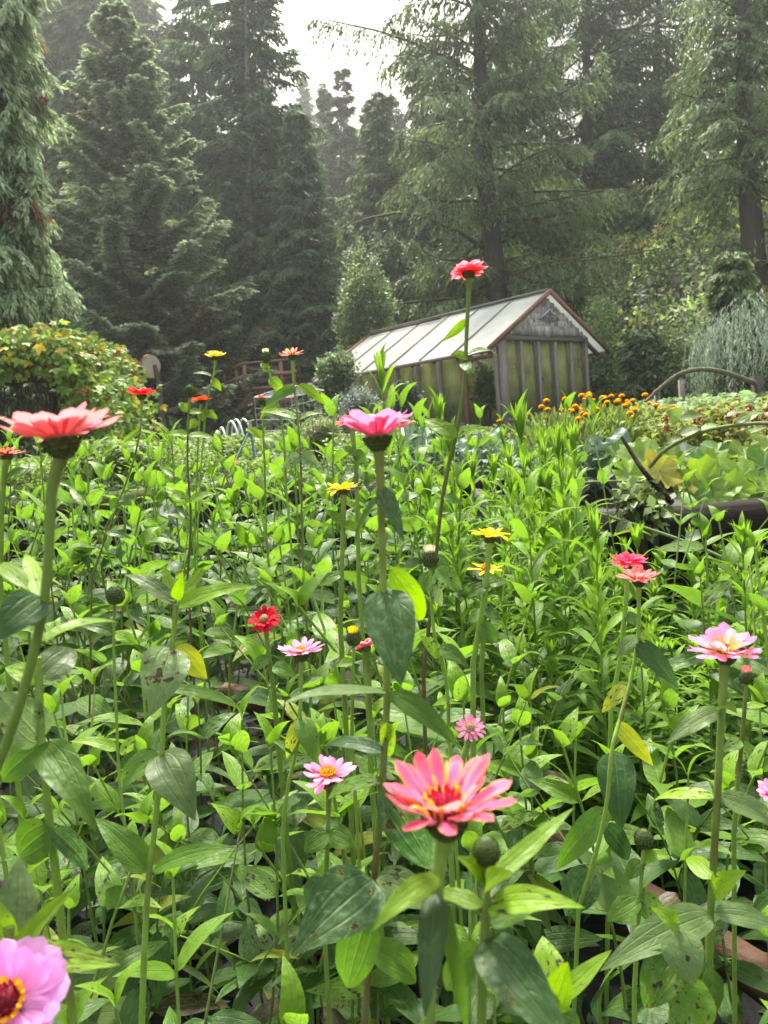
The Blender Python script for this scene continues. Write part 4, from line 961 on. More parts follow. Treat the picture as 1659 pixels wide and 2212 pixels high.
def f_mari(seed, nf):
    def fn(root):
        g = np.random.default_rng(seed); m, st = MB(), MB(); ks = []
        n = 900; P = norm(g.normal(size=(n, 3)))*np.array([.24, .24, .22])*g.random((n, 1))**.4 + (0, 0, .3); P[:, 2] = np.maximum(P[:, 2], .03)
        D = norm(P-(0, 0, .12)+g.normal(0, .12, (n, 3))); L = g.uniform(.04, .08, n)
        leaves(m, P, P+D*L[:, None], g.normal(0, .5, (n, 3))+(0, 0, 1), L*.3, np.array([.14, .20, .045])*np.clip(1+.3*g.normal(size=(n, 1)), .4, 1.8), shape='kite', nv=2, nu=2)
        for i in range(9):
            a = g.random()*6.28; tube(st, [(0, 0, -.03), (math.cos(a)*.08, math.sin(a)*.08, .2), (math.cos(a)*.17, math.sin(a)*.17, .42)], .003, (.12, .16, .05), 4, cap=False)
        ks += [m.build('foliage', M_SHRUB, root), st.build('stems', M_STEM, root)]
        for i in range(nf):
            a = g.random()*6.28; r = g.random()*.22; c = np.array([math.cos(a)*r, math.sin(a)*r, g.uniform(.48, .6)])
            f = MB(); n = 90; i_ = np.arange(n); ph = np.arccos(1-1.45*(i_+.5)/n); th = i_*2.39996
            d = np.c_[np.sin(ph)*np.cos(th), np.sin(ph)*np.sin(th), np.cos(ph)*.8]
            leaves(f, c+d*.006, c+d*.022, d*.2+np.array([0, 0, 1])-d*d[:, 2:]*.9, .014, np.array([.85, .45, .03])*g.uniform(.8, 1.1, (n, 1)), shape='petal', nv=3, nu=2, wave=.2)
            tube(f, [c-(0, 0, .03), c], [.004, .012], (.1, .15, .04), 6)
            h = f.build('flower_head', M_PETAL, root); ks.append(h)
            tube(st, [c-(0, 0, .03), c*np.array([.6, .6, .6])], .002, (.12, .16, .05), 4)
        return ks
    return fn
mt = [template('marigold_plant', 'x', 'marigold', 'x', f_mari(s, n)) for s, n in ((1, 4), (2, 5), (3, 3))]
g = np.random.default_rng(56); pts = []
for px, d in [(1150, 6.3), (1180, 6.9), (1215, 6.0), (1232, 7.2), (1262, 6.4), (1290, 6.9), (1300, 6.0), (1330, 6.6), (1355, 7.1), (1372, 6.1), (1400, 6.8), (1425, 6.2), (1205, 5.4), (1275, 5.4), (1345, 5.3), (1338, 7.9), (1250, 8.0), (1195, 5.0), (1235, 5.2), (1290, 5.6), (1320, 5.9), (1310, 5.1), (1365, 5.7), (1240, 4.8), (1280, 7.6)]:
    p = at(px, 930, d); pts.append((p[0], p[1], zt1(p[0], p[1])))
ALLF['orange marigolds'] = scatter(mt, pts, 'bushy marigold with round orange blooms, in the patch before the greenhouse gable', 'marigolds before the greenhouse gable', .85, 1.1, g)

g = np.random.default_rng(58); n = 60000; y = 5.6+17*g.random(n)**1.3; x = g.uniform(-.75, .75, n)*y; P = np.c_[x, y, zt(x, y)+.12*g.random(n)]
L = g.uniform(.03, .10, n); m = MB(); quads(m, P, P+norm(np.c_[g.normal(0, 1, (n, 2)), g.normal(.4, .5, n)])*L[:, None], g.normal(0, .6, (n, 3))+(0, -.3, 1), L*.4, np.array([.10, .16, .05])*np.clip(1+.35*g.normal(size=(n, 1)), .3, 2))
tag(m.build('garden_weeds', M_SHRUB), 'short grass and weeds covering the soil of the vegetable garden', 'weeds', kind='stuff')
# generic bushy vegetables: beans / raspberries on the right, herbs everywhere
def f_bean(seed, size, col, H, R, n, wide=.7):
    def fn(root):
        g = np.random.default_rng(seed); m, st = MB(), MB()
        P = np.c_[g.normal(0, R*.45, (n, 2)), H*g.random(n)**.6+.02]
        D = norm(np.c_[g.normal(0, 1, (n, 2)), g.normal(-.25, .35, n)]); L = size*g.uniform(.6, 1.3, n)
        leaves(m, P, P+D*L[:, None], g.normal(0, .35, (n, 3))+(0, -.1, 1), L*wide, np.array(col)*np.clip(1+.25*g.normal(size=(n, 1)), .5, 1.6), bend=.06, shape='ovate', nv=4, nu=2, tipcurl=.15)
        for i in range(8):
            q = P[g.integers(n)]; tube(st, [(q[0]*.2, q[1]*.2, -.03), (q[0]*.7, q[1]*.7, q[2]*.6), q], .004, (.12, .15, .05), 4, cap=False)
        return [m.build('leaves', M_VINE, root), st.build('stems', M_STEM, root)]
    return fn
bt = [template('raspberry_bush', 'x', 'raspberry bush', 'x', f_bean(s, .085, (.17, .25, .10), .55, .5, 620)) for s in (5, 6)]
g = np.random.default_rng(57); pts = []
for px, d in [(1400, 8.6), (1430, 9.4), (1462, 8.4), (1500, 9.2), (1530, 8.3), (1565, 9.1), (1600, 8.2), (1640, 9.0), (1670, 8.0), (1480, 7.4), (1545, 7.2), (1610, 7.1), (1665, 6.9), (1420, 10.4), (1500, 10.3), (1580, 10.2), (1660, 10.0), (1370, 10.5), (1320, 10.8), (1430, 7.6)]:
    p = at(px, 900, d); pts.append((p[0], p[1], zt1(p[0], p[1])))
ALLF['pale leafed raspberry bushes'] = scatter(bt, pts, 'pale leafed raspberry bush in the bed under the arched branch', 'raspberry bushes under the arched branch', .85, 1.15, g)
ht = [template('herb_plant', 'x', 'herb', 'x', f_bean(s, .045, (.18, .22, .05), .36, .32, 520, .5)) for s in (8, 9)]
pts = []
for px, d in [(1350, 5.6), (1380, 5.2), (1410, 5.6), (1440, 5.1), (1470, 5.5), (1500, 5.2), (1530, 5.7), (1560, 5.2), (1590, 5.6), (1620, 5.2), (1650, 5.7), (1425, 6.1), (1480, 6.2), (1540, 6.3), (1600, 6.2), (1655, 6.4), (1690, 5.5), (1310, 5.2)]:
    p = at(px, 930, d); pts.append((p[0], p[1], zt1(p[0], p[1])))
ALLF['low yellow green herbs'] = scatter(ht, pts, 'low yellow green herb between the squash and the raspberries', 'yellow green herbs behind the squash', .9, 1.4, g)
at_ = []
def f_ama(root):
    g = np.random.default_rng(3); m, st = MB(), MB()
    for i in range(5):
        x, y = g.normal(0, .08, 2); h = g.uniform(.3, .5); tube(st, [(x*.3, y*.3, -.03), (x, y, h)], .004, (.22, .03, .03), 5)
        n = 60; P = np.c_[x+g.normal(0, .012, n), y+g.normal(0, .012, n), h-.12*g.random(n)]; D = norm(np.c_[g.normal(0, 1, (n, 2)), g.normal(.2, .5, n)])
        quads(m, P, P+D*.025, g.normal(0, 1, (n, 3)), .012, (.25, .025, .04)); m.build('flower_spike', M_SHRUB, root); m = MB()
    return [st.build('stems', M_STEM, root)]
am = template('amaranth_plant', 'x', 'amaranth', 'x', f_ama)
pts = []
for px, d in [(1485, 5.3), (1500, 5.0), (1525, 5.4), (1585, 5.2), (1620, 5.5), (1650, 5.1)]:
    p = at(px, 930, d); pts.append((p[0], p[1], zt1(p[0], p[1])))
ALLF['dark red amaranths'] = scatter([am], pts, 'dark red amaranth rising among the yellow green herbs', 'dark red amaranths among the herbs', .9, 1.2, g)
# mid garden greens on the left and centre
gt_ = [template('bean_plant', 'x', 'bean plant', 'x', f_bean(s, .07, (.15, .22, .05), .42, .4, 420)) for s in (11, 12, 13)]
pts = []
for i in range(95):
    px = g.uniform(-40, 1080); d = g.uniform(6.0, 16) if px > 330 else g.uniform(5.9, 8.2)
    p = at(px, 950, d); pts.append((p[0], p[1], zt1(p[0], p[1])))
ALLF['low leafy bean plants'] = scatter(gt_, pts, 'low leafy bean plant in the beds beyond the zinnias', 'low bean plants beyond the zinnias', .6, 1.05, g)
shrub('asparagus_bush', 690, 9.5, 930, 50, 50, 9000, .035, (.24, .28, .12), 'feathery pale yellow green asparagus bush left of the centre bloom', seed=21, wide=.3)
shrub('wormwood_bush', 770, 13, 885, 62, 60, 8000, .05, (.16, .20, .15), 'grey green feathery bush at the low end of the greenhouse', seed=22, wide=.35)
shrub('tomato_plant', 880, 14.8, 880, 38, 70, 5000, .07, (.04, .065, .035), 'dark leafy tomato against the greenhouse side wall', seed=23)
shrub('pepper_plant', 1050, 16.8, 845, 26, 55, 1500, .10, (.10, .16, .04), 'leafy pepper plant just inside the greenhouse doorway', seed=24)
shrub('bramble_bush', 1180, 3.95, 1040, 42, 36, 500, .06, (.11, .18, .04), 'dusty green bramble clump tumbling over the timber, left of the squash', seed=25)
shrub('bramble_bush', 1390, 3.55, 1095, 48, 40, 420, .06, (.17, .23, .08), 'greyish hop shoots drooping over the top of the black timber', seed=26, droop=.6)
for px, d, n_ in ((497, 9.0, 0), (490, 9.2, 1), (507, 9.1, 2)):
    p = at(px, 1000, 7.0+n_*.1); m = MB(); gzz = zt1(p[0], p[1]); c = np.array([p[0], p[1], gzz+.22])
    r = thing('nasturtium', (p[0], p[1], gzz), 'orange red nasturtium bloom beside the sprinkler stand', 'nasturtium', 'orange red nasturtiums beside the sprinkler stand')
    a = np.arange(5)/5*2*PI; D = np.c_[np.cos(a), np.sin(a)-.4, .6+0*a]
    leaves(m, np.tile(c, (5, 1)), c+norm(D)*.032, (0, -.8, 1), .035, (.9, .12, .02), shape='petal', nv=5); m.build('petals', M_PETAL, r)
    m = MB(); tube(m, [(p[0], p[1], gzz-.02), c], .003, (.12, .2, .05), 5); m.build('stem', M_STEM, r)
# ------------------------------------------------------------------ zinnias
YOUNG, MID, OLD, PALE, YEL = (.19, .33, .018), (.085, .175, .02), (.043, .10, .026), (.13, .20, .065), (.27, .31, .03)
STEMC, STEMD = (.22, .34, .06), (.15, .12, .05)
def frame(A):
    A = norm(np.asarray(A, float)); X = norm(np.cross(A, (0.13, -.9, .4))); return A, X, np.cross(A, X)
def head(root, C, A, r, c_in, c_out, layers, disc=('yellow', .2), mat=None, edge=None, seed=0, calyx=True, stem_r=.004):
    """layers: (petals, length factor, elevation degrees, width factor, bend)"""
    g = np.random.default_rng(400+seed); A, X, Y = frame(A)
    prof = [(0, 1.0), (-.10, 1.05), (-.24, .95), (-.38, .72), (-.50, .5)]
    cr = .27*r; m = MB()
    P = np.array([C + A*(z*cr*2.0) for z, _ in prof][::-1]); R_ = [cr*q for _, q in prof][::-1]; R_[0] = max(stem_r*1.15, R_[0]*.6)
    tube(m, P, R_, (.09, .14, .035), 14)
    for q in range(4):
        k = 11+q; z = -.12-.24*q*.55
        th = (np.arange(k)+.5*(q % 2))/k*2*PI; o = X*np.cos(th)[:, None]+Y*np.sin(th)[:, None]
        rr = cr*(1.06-.10*q-.03*q*q)
        B = C + A*((z-.17)*cr*2) + o*rr*.9; T = C + A*((z+.10)*cr*2) + o*rr*1.12
        leaves(m, B, T, o+A*.15, cr*.66, (.12, .18, .045), col2=(.06, .05, .02), shape='round', nv=4, nu=2, fold=.25, bend=.08)
    hd = m.build('flower_head', M_DISC, root)
    pm = MB()
    for li, (k, lf, el, wf, bend) in enumerate(layers):
        th = (np.arange(k)+.5*(li % 2)+g.normal(0, .13, k))/k*2*PI; o = X*np.cos(th)[:, None]+Y*np.sin(th)[:, None]
        e = np.radians(el+g.normal(0, 6, k)); L = r*lf*g.uniform(.88, 1.08, k)
        B = C + o*(.22*r*(1-.25*li)) + A*(.02*r+.05*r*li)
        T = C + o*(L*np.cos(e))[:, None] + A*(L*np.sin(e)+.04*r*li)[:, None]
        Nn = A*np.cos(e)[:, None] - o*np.sin(e)[:, None] + (X*g.normal(0, .12, k)[:, None])
        v = g.normal(0, 1, (k, 1))*.08
        leaves(pm, B, T, Nn, r*wf*g.uniform(.85, 1.12, k), np.array(c_in)*(1+v), col2=np.array(c_out)*(1+v), edge=edge, bend=bend+g.normal(0, .03, k), shape='petal', nv=8, nu=6, fold=-.12, wave=.07, tipcurl=g.normal(.03, .06, k))
    pm.build('petals', mat or M_PETAL, hd)
    kind, dr = disc
    if kind:
        dm = MB(); dr = dr*r
        cc = {'yellow': (.75, .36, .02), 'red': (.42, .02, .06), 'cream': (.55, .42, .22), 'green': (.25, .3, .05), 'dark': (.34, .02, .04)}[kind]
        n = 46; i_ = np.arange(n); ph = np.arccos(1-.95*(i_+.5)/n); th = i_*2.39996
        d = X*(np.sin(ph)*np.cos(th))[:, None] + Y*(np.sin(ph)*np.sin(th))[:, None] + A*(np.cos(ph)*1.2)[:, None]
        tube(dm, [C, C+A*dr*.7, C+A*dr*1.05], [dr, dr*.8, dr*.2], np.array(cc)*.55, 12)
        leaves(dm, C+d*dr*.85, C+d*dr*1.25+A*dr*.15, np.cross(d, X)+.01, dr*.30, np.array(cc)*g.uniform(.7, 1.15, (n, 1)), shape='kite', nv=2, nu=2)
        if kind in ('red', 'dark', 'yellow'):   # ring of little yellow star florets
            k = 16; th = np.arange(k)/k*2*PI+g.normal(0, .1, k); o = X*np.cos(th)[:, None]+Y*np.sin(th)[:, None]
            for s_ in range(4):
                a2 = s_*PI/2+.4
                Dv = norm(o*.6+A*.75 + (np.cross(o, A)*math.cos(a2)+A*math.sin(a2)*.4+o*math.sin(a2)*.5)*.8)
                b_ = C+o*dr*.95+A*dr*g.uniform(.5, .9, (k, 1))
                leaves(dm, b_, b_+Dv*dr*(.5 if kind == 'dark' else .36), o*.3+A, dr*(.3 if kind == 'dark' else .2), np.array((.85, .42, .015)), shape='petal', nv=3, nu=2)
        if kind == 'red':
            k = 11; th = np.arange(k)/k*2*PI+g.normal(0, .2, k); o = X*np.cos(th)[:, None]+Y*np.sin(th)[:, None]
            b_ = C+o*dr*1.05; el = g.uniform(.7, 1.3, (k, 1)); T = b_+(o*np.cos(el)+A*np.sin(el))*r*g.uniform(.32, .58, (k, 1))
            leaves(dm, b_, T, -o+A*.2, r*.10, (.88, .55, .08), col2=(.88, .48, .14), shape='petal', nv=6, nu=2, fold=.8, bend=.1)
        dm.build('flower_centre', M_DISC, hd)
    return hd
def bud(root, C, A, r, tip=(.12, .17, .05), seed=0, open_=None):
    g = np.random.default_rng(seed); A, X, Y = frame(A); m = MB()
    zs = np.linspace(0, 1, 8); P = C+A*(zs[:, None]-.5)*r*2.3; R_ = r*np.sqrt(np.maximum(1-(2*zs-1)**2*.93, .02)); R_[0] *= 1.1
    tube(m, P, R_, (.07, .11, .03), 12)
    for q in range(7):
        z = .08+.12*q; k = 9; th = (np.arange(k)+.5*(q % 2))/k*2*PI; o = X*np.cos(th)[:, None]+Y*np.sin(th)[:, None]
        rr = r*math.sqrt(max(1-(2*z-1)**2, .05))
        B = C+A*((z-.5-.06)*r*2.3)+o*rr*.92; T = C+A*((z-.5+.17)*r*2.3)+o*r*math.sqrt(max(1-(2*min(z+.17, .97)-1)**2, .02))*1.10
        leaves(m, B, T, o, r*.72, (.19, .30, .07), col2=(.06, .065, .03), shape='round', nv=4, nu=2, fold=.2)
    h = m.build('flower_bud', M_DISC, root)
    if open_ is not None:
        pm = MB(); k = 14; th = np.arange(k)/k*2*PI; o = X*np.cos(th)[:, None]+Y*np.sin(th)[:, None]
        for s_, q in ((.75, 1.), (.4, 1.1)):
            leaves(pm, C+o*r*s_*.8+A*r*.8, C+o*r*s_+A*r*(1.2+.5*q), o, r*.34, open_, shape='petal', nv=4, nu=2, fold=.3)
        pm.build('petals', M_PETAL, h)
def zstem(root, pts, r0_, r1_, c0=STEMC, c1=STEMC, hairs=True):
    """pts top to bottom, (px,py,d); carried on down to the soil"""
    P = [at(*q) for q in pts]
    e = P[-1]; dv = norm(P[-1]-P[-2]); dv = dv/max(-dv[2], .35)
    gz = zt1(e[0], e[1])-.03
    G0 = np.array([e[0]+dv[0]*.3*(e[2]-gz), e[1]+dv[1]*.3*(e[2]-gz), gz])
    P = np.vstack([smooth_path(P, 5)]+[e+(G0-e)*t for t in (.3, .65, 1)]); m = MB(); n = len(P)
    rr = np.linspace(r0_, r1_, n)*.78; g = np.random.default_rng(n)
    tube(m, P, rr*(1+.03*g.normal(size=n)), c0, 9, c2=c1)
    if hairs:
        k = 260; i = g.integers(0, n-1, k); t = g.random((k, 1)); b = P[i]*(1-t)+P[i+1]*t; o = norm(np.cross(P[i+1]-P[i], g.normal(size=(k, 3))))
        b = b+o*rr[i][:, None]*.95; quads(m, b, b+o*.0022+g.normal(0, .0003, (k, 3)), g.normal(size=(k, 3)), .0003, (.35, .4, .25))
    return m.build('stem', M_STEM, root)
def hleaves(root, spec, d0, seed=0):
    """spec rows: bx,by,tx,ty,width px,colour,facing 0..1,bend,dz tip,(wave)"""
    if not spec: return
    g = np.random.default_rng(900+seed); m = MB()
    for q in spec:
        bx, by, tx, ty, wp, c, f, bend, dz = q[:9]; wave = q[9] if len(q) > 9 else .05
        B, T = at(bx, by, d0), at(tx, ty, d0+dz); toC = norm(cO-(B+T)/2); side = norm(T-B)
        upv = np.array([0, 0, 1.]); Nn = norm(f*toC+(1-f)*upv)
        if abs((Nn@side)) > .93: Nn = norm(toC+.3*upv)
        c = np.array(c)*g.uniform(.85, 1.15)
        leaves(m, B, T, Nn, wp/1659*d0, c, bend=bend, fold=.16, wave=wave, nv=16, nu=8, tipcurl=g.uniform(0, .08), var=g.random(), twist=g.normal(0, .12))
    m.build('leaves', M_LEAF, root)
UPC = lambda tc, tr=0.: norm(np.array([0, 0, 1.]) + tc*np.array([0, -1., 0]) + tr*np.array([1., 0, 0]))
def zinnia(label, d, hpx, wpx, axis, ci, co, layers, disc, stem, lv=(), sr=(.0045, .006), mat=None, edge=None, c1=STEMC, seed=0, cat='zinnia', name='zinnia_plant', hr=None):
    C = at(hpx[0], hpx[1], d); e = stem[-1]; b = at(*e)
    root = thing(name, (b[0], b[1], zt1(b[0], b[1])), label, cat)
    r = wpx/2/1659*d
    el = np.radians(layers[0][2]); r = r/max(.5, math.cos(el))
    A = norm(axis); cr = .27*r; top = C - A*cr*.96
    P0 = [(top, )]
    # stem begins under the calyx
    st = [q for q in stem]
    Pw = [at(*q) for q in st]
    root2 = root
    m_pts = [top]+Pw
    g = np.random.default_rng(seed)
    ee = m_pts[-1]; dv = norm(m_pts[-1]-m_pts[-2]); dv = dv/max(-dv[2], .35); gz = zt1(ee[0], ee[1])-.03
    G0 = np.array([ee[0]+dv[0]*.3*(ee[2]-gz), ee[1]+dv[1]*.3*(ee[2]-gz), gz])
    P = np.vstack([smooth_path(m_pts, 5)]+[ee+(G0-ee)*t for t in (.3, .65, 1)]); n = len(P); m = MB(); rr = np.linspace(sr[0], sr[1], n)*.76
    rr = rr*(1+.75*np.exp(-np.linalg.norm(P-P[0], axis=1)/.02)); tube(m, P, rr*(1+.02*g.normal(size=n)), STEMC, 10, c2=c1)
    k = 420; i = g.integers(0, n-1, k); t = g.random((k, 1)); bb = P[i]*(1-t)+P[i+1]*t; o = norm(np.cross(P[i+1]-P[i], g.normal(size=(k, 3))))
    bb = bb+o*rr[i][:, None]*.95; quads(m, bb, bb+o*.0022, g.normal(size=(k, 3)), .0003, (.35, .4, .25))
    m.build('stem', M_STEM, root)
    head(root, C, A, r, ci, co, layers, disc, mat, edge, seed, stem_r=sr[0])
    hleaves(root, lv, d, seed)
    return root
PK, PKM, SAL, COR, YLW, RED_, PEACH = (.80, .28, .55), (.78, .12, .32), (.85, .22, .16), (.85, .08, .08), (.85, .58, .02), (.50, .004, .02), (.86, .36, .20)
L2 = [(16, 1., 12, .42, .03), (11, .72, 28, .38, .04)]
zinnia('large salmon and pink zinnia high at the left edge, blurred, with a very thick stem', .50, (130, 945), 245, UPC(-.02, -.08), (.66, .15, .35), (.70, .20, .36), [(14, 1., 17, .38, .02), (10, .82, 32, .36, .05)], ('yellow', .2),
       [(113, 1050, .5), (105, 1200, .5), (92, 1320, .5), (68, 1430, .5), (40, 1530, .5), (12, 1610, .51), (-25, 1700, .52)],
       [(88, 1290, -30, 1390, 95, OLD, .8, .12, -.04), (86, 1288, 55, 1195, 45, YOUNG, .6, .05, .06), (76, 1390, 262, 1345, 36, YOUNG, .35, .12, .05), (60, 1270, -20, 1230, 50, YOUNG, .6, .1, .06)], sr=(.0037, .0044), mat=M_PETALP, seed=1)
zinnia('pink zinnia in the centre of the photo, side on, above large hanging dark leaves', .65, (815, 940), 178, UPC(.02, .0), (.66, .16, .36), (.72, .26, .50), [(13, 1., 24, .40, .04), (9, .85, 36, .38, .05)], ('yellow', .2),
       [(822, 1040, .65), (824, 1120, .65), (828, 1270, .65), (834, 1400, .65), (836, 1500, .66), (830, 1620, .66), (822, 1750, .67), (808, 1900, .68), (798, 2050, .69), (788, 2200, .7)],
       [(822, 1052, 872, 1166, 46, OLD, .75, .08, -.03), (815, 1075, 760, 1190, 38, MID, .5, .05, .04), (832, 1272, 866, 1480, 124, OLD, .95, .06, -.05), (842, 1225, 912, 1340, 66, YOUNG, .8, .2, .04),
        (836, 1496, 606, 1512, 46, PALE, .25, .05, -.05), (842, 1496, 988, 1612, 60, MID, .55, .12, .0), (828, 1625, 700, 1608, 48, OLD, .35, .1, .03), (815, 1690, 700, 1730, 60, MID, .4, .08, .05),
        (806, 1900, 632, 2058, 158, OLD, .8, .12, -.06, .08), (812, 1900, 940, 1960, 95, PALE, .6, .12, .02), (798, 1965, 748, 2140, 110, MID, .85, .1, .02), (800, 2050, 900, 2120, 90, MID, .7, .1, .05), (826, 1700, 935, 1880, 120, OLD, .8, .1, .03), (835, 1560, 842, 1640, 40, YOUNG, .6, .05, .02)],
       sr=(.0038, .0044), c1=STEMD, mat=M_PETALC, seed=2)
zinnia('big pink zinnia with peach edges and a red eye, nearest bloom at the bottom centre', .42, (962, 1756), 284, UPC(.10, .02), (.80, .25, .62), (.82, .12, .24), [(17, 1., 28, .28, .02), (10, .84, 40, .22, .03)], ('red', .25),
       [(948, 1880, .43), (944, 1940, .435), (938, 2010, .44), (930, 2110, .45), (926, 2230, .46)],
       [(950, 1895, 800, 2010, 60, YOUNG, .55, .15, -.02), (942, 1930, 918, 2200, 70, OLD, .6, .05, -.05, .12), (952, 1935, 1010, 2240, 40, MID, .4, .08, .0)], sr=(.0042, .0048), edge=(.86, .40, .18), mat=M_PETALP, seed=3)
def bare(label, d, stem, lv, sr=(.003, .004), c1=STEMC, budspec=None, seed=0, name='zinnia_plant', cat='zinnia'):
    b = at(*stem[-1]); root = thing(name, (b[0], b[1], zt1(b[0], b[1])), label, cat)
    zstem(root, stem, sr[0], sr[1], STEMC, c1)
    if budspec:
        (px, py, rpx, tip, op) = budspec; bud(root, at(px, py, d), UPC(0.1, 0), rpx/1659*d, seed=seed, open_=op)
    hleaves(root, lv, d, seed); return root
bare('zinnia with a scaly green bud right behind the nearest pink bloom', .47, [(1050, 1870, .47), (1050, 1960, .47), (1044, 2060, .475), (1040, 2210, .48)],
     [(1052, 1905, 1240, 1738, 52, YOUNG, .55, -.04, .03), (1045, 1900, 985, 1850, 50, YOUNG, .5, .1, -.01), (1052, 1925, 1112, 1885, 62, YOUNG, .7, .1, -.05), (1050, 1962, 1262, 1958, 74, YOUNG, .55, .16, -.02), (1040, 1960, 930, 1930, 50, YOUNG, .4, .12, .02),
      (1048, 2000, 1180, 1935, 70, MID, .7, .1, .04), (1046, 2030, 1235, 2270, 130, OLD, .8, .1, -.06), (1040, 2040, 960, 2140, 80, MID, .8, .1, .02)], (.0036, .0042), budspec=(1051, 1838, 27, None, None), seed=4)
zinnia('tall coral pink zinnia standing high against the forest beside the greenhouse roof', 1.4, (1012, 588), 88, UPC(-.15, 0), (.80, .13, .17), (.84, .20, .24), [(18, 1., 2, .36, .06), (14, .85, 18, .34, .05), (9, .6, 32, .3, .05)], ('', 0),
       [(1012, 640, 1.4), (1008, 720, 1.4), (1005, 800, 1.4), (1000, 850, 1.4), (987, 930, 1.41), (968, 1010, 1.42), (950, 1120, 1.43), (935, 1280, 1.44), (915, 1450, 1.45)],
       [(1008, 692, 953, 737, 24, YOUNG, .75, -.08, .05), (1008, 772, 972, 768, 26, YOUNG, .7, .15, -.02), (1008, 768, 1078, 770, 24, PALE, .4, .16, .04), (1004, 785, 1016, 812, 30, MID, .8, .12, -.05), (986, 946, 916, 906, 42, YOUNG, .6, .1, .04), (990, 944, 1052, 924, 34, YOUNG, .6, .12, -.04), (958, 1075, 1000, 1090, 30, MID, .5, .1, 0), (940, 1230, 1000, 1275, 46, MID, .6, .1, 0), (938, 1240, 895, 1290, 44, MID, .6, .1, 0)],
       sr=(.0048, .005), c1=STEMD, seed=5)
zinnia('pink zinnia with cream undersides at the right edge on a straight green stem', .75, (1567, 1408), 158, UPC(.12, 0), (.86, .50, .30), (.80, .30, .55), [(17, 1., 14, .3, -.02), (12, .78, 28, .3, .03)], ('red', .15),
       [(1562, 1490, .75), (1556, 1600, .75), (1548, 1750, .75), (1540, 1880, .76), (1534, 2000, .77), (1530, 2200, .78)],
       [(1556, 1535, 1438, 1608, 52, PALE, .6, .12, -.02, .1), (1562, 1532, 1592, 1540, 44, YOUNG, .6, .15, -.04), (1546, 1722, 1408, 1728, 40, YOUNG, .35, .1, .04), (1552, 1720, 1690, 1790, 60, PALE, .6, .12, .0), (1534, 1975, 1298, 2092, 92, PALE, .7, .1, -.05), (1542, 1972, 1690, 2008, 60, PALE, .5, .1, 0),
        (1538, 1900, 1482, 1850, 50, YOUNG, .6, .1, .05), (1542, 1930, 1612, 1880, 56, YOUNG, .7, .12, -.03), (1530, 2080, 1480, 2230, 110, MID, .8, .1, 0)], sr=(.0042, .005), edge=(.8, .25, .5), seed=6)
zinnia('coral red zinnia high on the left, side on, in front of the pergola vine', 1.8, (306, 852), 64, UPC(-.05, .02), (.80, .04, .05), (.85, .07, .08), [(18, 1., 16, .3, 0), (12, .8, 28, .3, 0)], ('', 0),
       [(305, 900, 1.8), (301, 940, 1.8), (287, 1000, 1.82), (262, 1070, 1.84), (232, 1150, 1.86), (198, 1250, 1.9)], [(303, 930, 262, 962, 18, YOUNG, .6, .1, 0), (304, 930, 350, 955, 18, YOUNG, .4, .1, .05), (262, 1075, 285, 1092, 30, PALE, .7, .1, 0), (258, 1078, 240, 1100, 26, MID, .7, .1, 0), (230, 1150, 285, 1165, 26, MID, .5, .1, 0)], sr=(.003, .0035), c1=STEMD, seed=7)
zinnia('clear yellow zinnia high on the left, in front of the wooden deck', 2.1, (465, 770), 48, UPC(0, .05), (.80, .62, .06), (.85, .68, .12), [(16, 1., 8, .36, 0), (12, .8, 30, .34, 0), (7, .55, 50, .3, 0)], ('', 0),
       [(463, 800, 2.1), (455, 835, 2.1), (446, 880, 2.1), (440, 940, 2.12), (432, 1040, 2.15), (425, 1200, 2.2)], [(458, 812, 415, 806, 12, PALE, .4, .1, 0), (460, 812, 482, 800, 12, PALE, .5, .2, 0), (458, 818, 478, 845, 20, YOUNG, .7, .1, 0), (446, 890, 470, 905, 22, YOUNG, .7, .1, 0)], sr=(.003, .003), seed=8)
zinnia('salmon zinnia with few upturned petals, in front of the right end of the deck', 1.9, (631, 768), 58, UPC(0, 0), (.86, .28, .20), (.88, .30, .24), [(13, 1., 16, .22, 0), (7, .75, 45, .2, 0)], ('green', .28),
       [(632, 800, 1.9), (637, 850, 1.9), (645, 930, 1.9), (650, 1010, 1.92), (652, 1100, 1.95), (655, 1250, 2.0)], [(640, 836, 570, 880, 30, MID, .6, .08, 0), (643, 832, 705, 875, 28, YOUNG, .6, .12, .0), (645, 905, 560, 890, 26, YOUNG, .5, .1, .05), (646, 905, 700, 892, 22, YOUNG, .4, .1, 0), (650, 985, 610, 1010, 34, PALE, .7, .1, 0), (650, 985, 690, 1005, 34, PALE, .7, .1, 0)], sr=(.0032, .0035), c1=STEMD, seed=9)
zinnia('flat orange red zinnia seen edge on, just under the green bud on the left', 2.1, (434, 864), 50, UPC(-.03, .05), (.75, .06, .03), (.85, .09, .05), [(16, 1., 8, .26, 0), (8, .6, 25, .22, 0)], ('yellow', .2), [(432, 895, 2.1), (428, 960, 2.1), (424, 1060, 2.12), (420, 1200, 2.2)],
       [(430, 905, 455, 885, 26, YOUNG, .7, .1, 0), (428, 910, 405, 925, 26, YOUNG, .6, .1, 0)], sr=(.003, .003), seed=10)
zinnia('salmon red zinnia half hidden behind the central pink bloom', 1.5, (757, 912), 66, UPC(.25, -.15), (.82, .07, .09), (.86, .13, .13), [(17, 1., 10, .32, 0), (13, .8, 28, .3, 0)], ('', 0), [(762, 940, 1.5), (768, 1000, 1.5), (772, 1100, 1.52), (775, 1250, 1.55)], [(764, 975, 735, 968, 20, MID, .6, .1, 0), (764, 975, 792, 1000, 30, MID, .7, .1, 0)], seed=11)
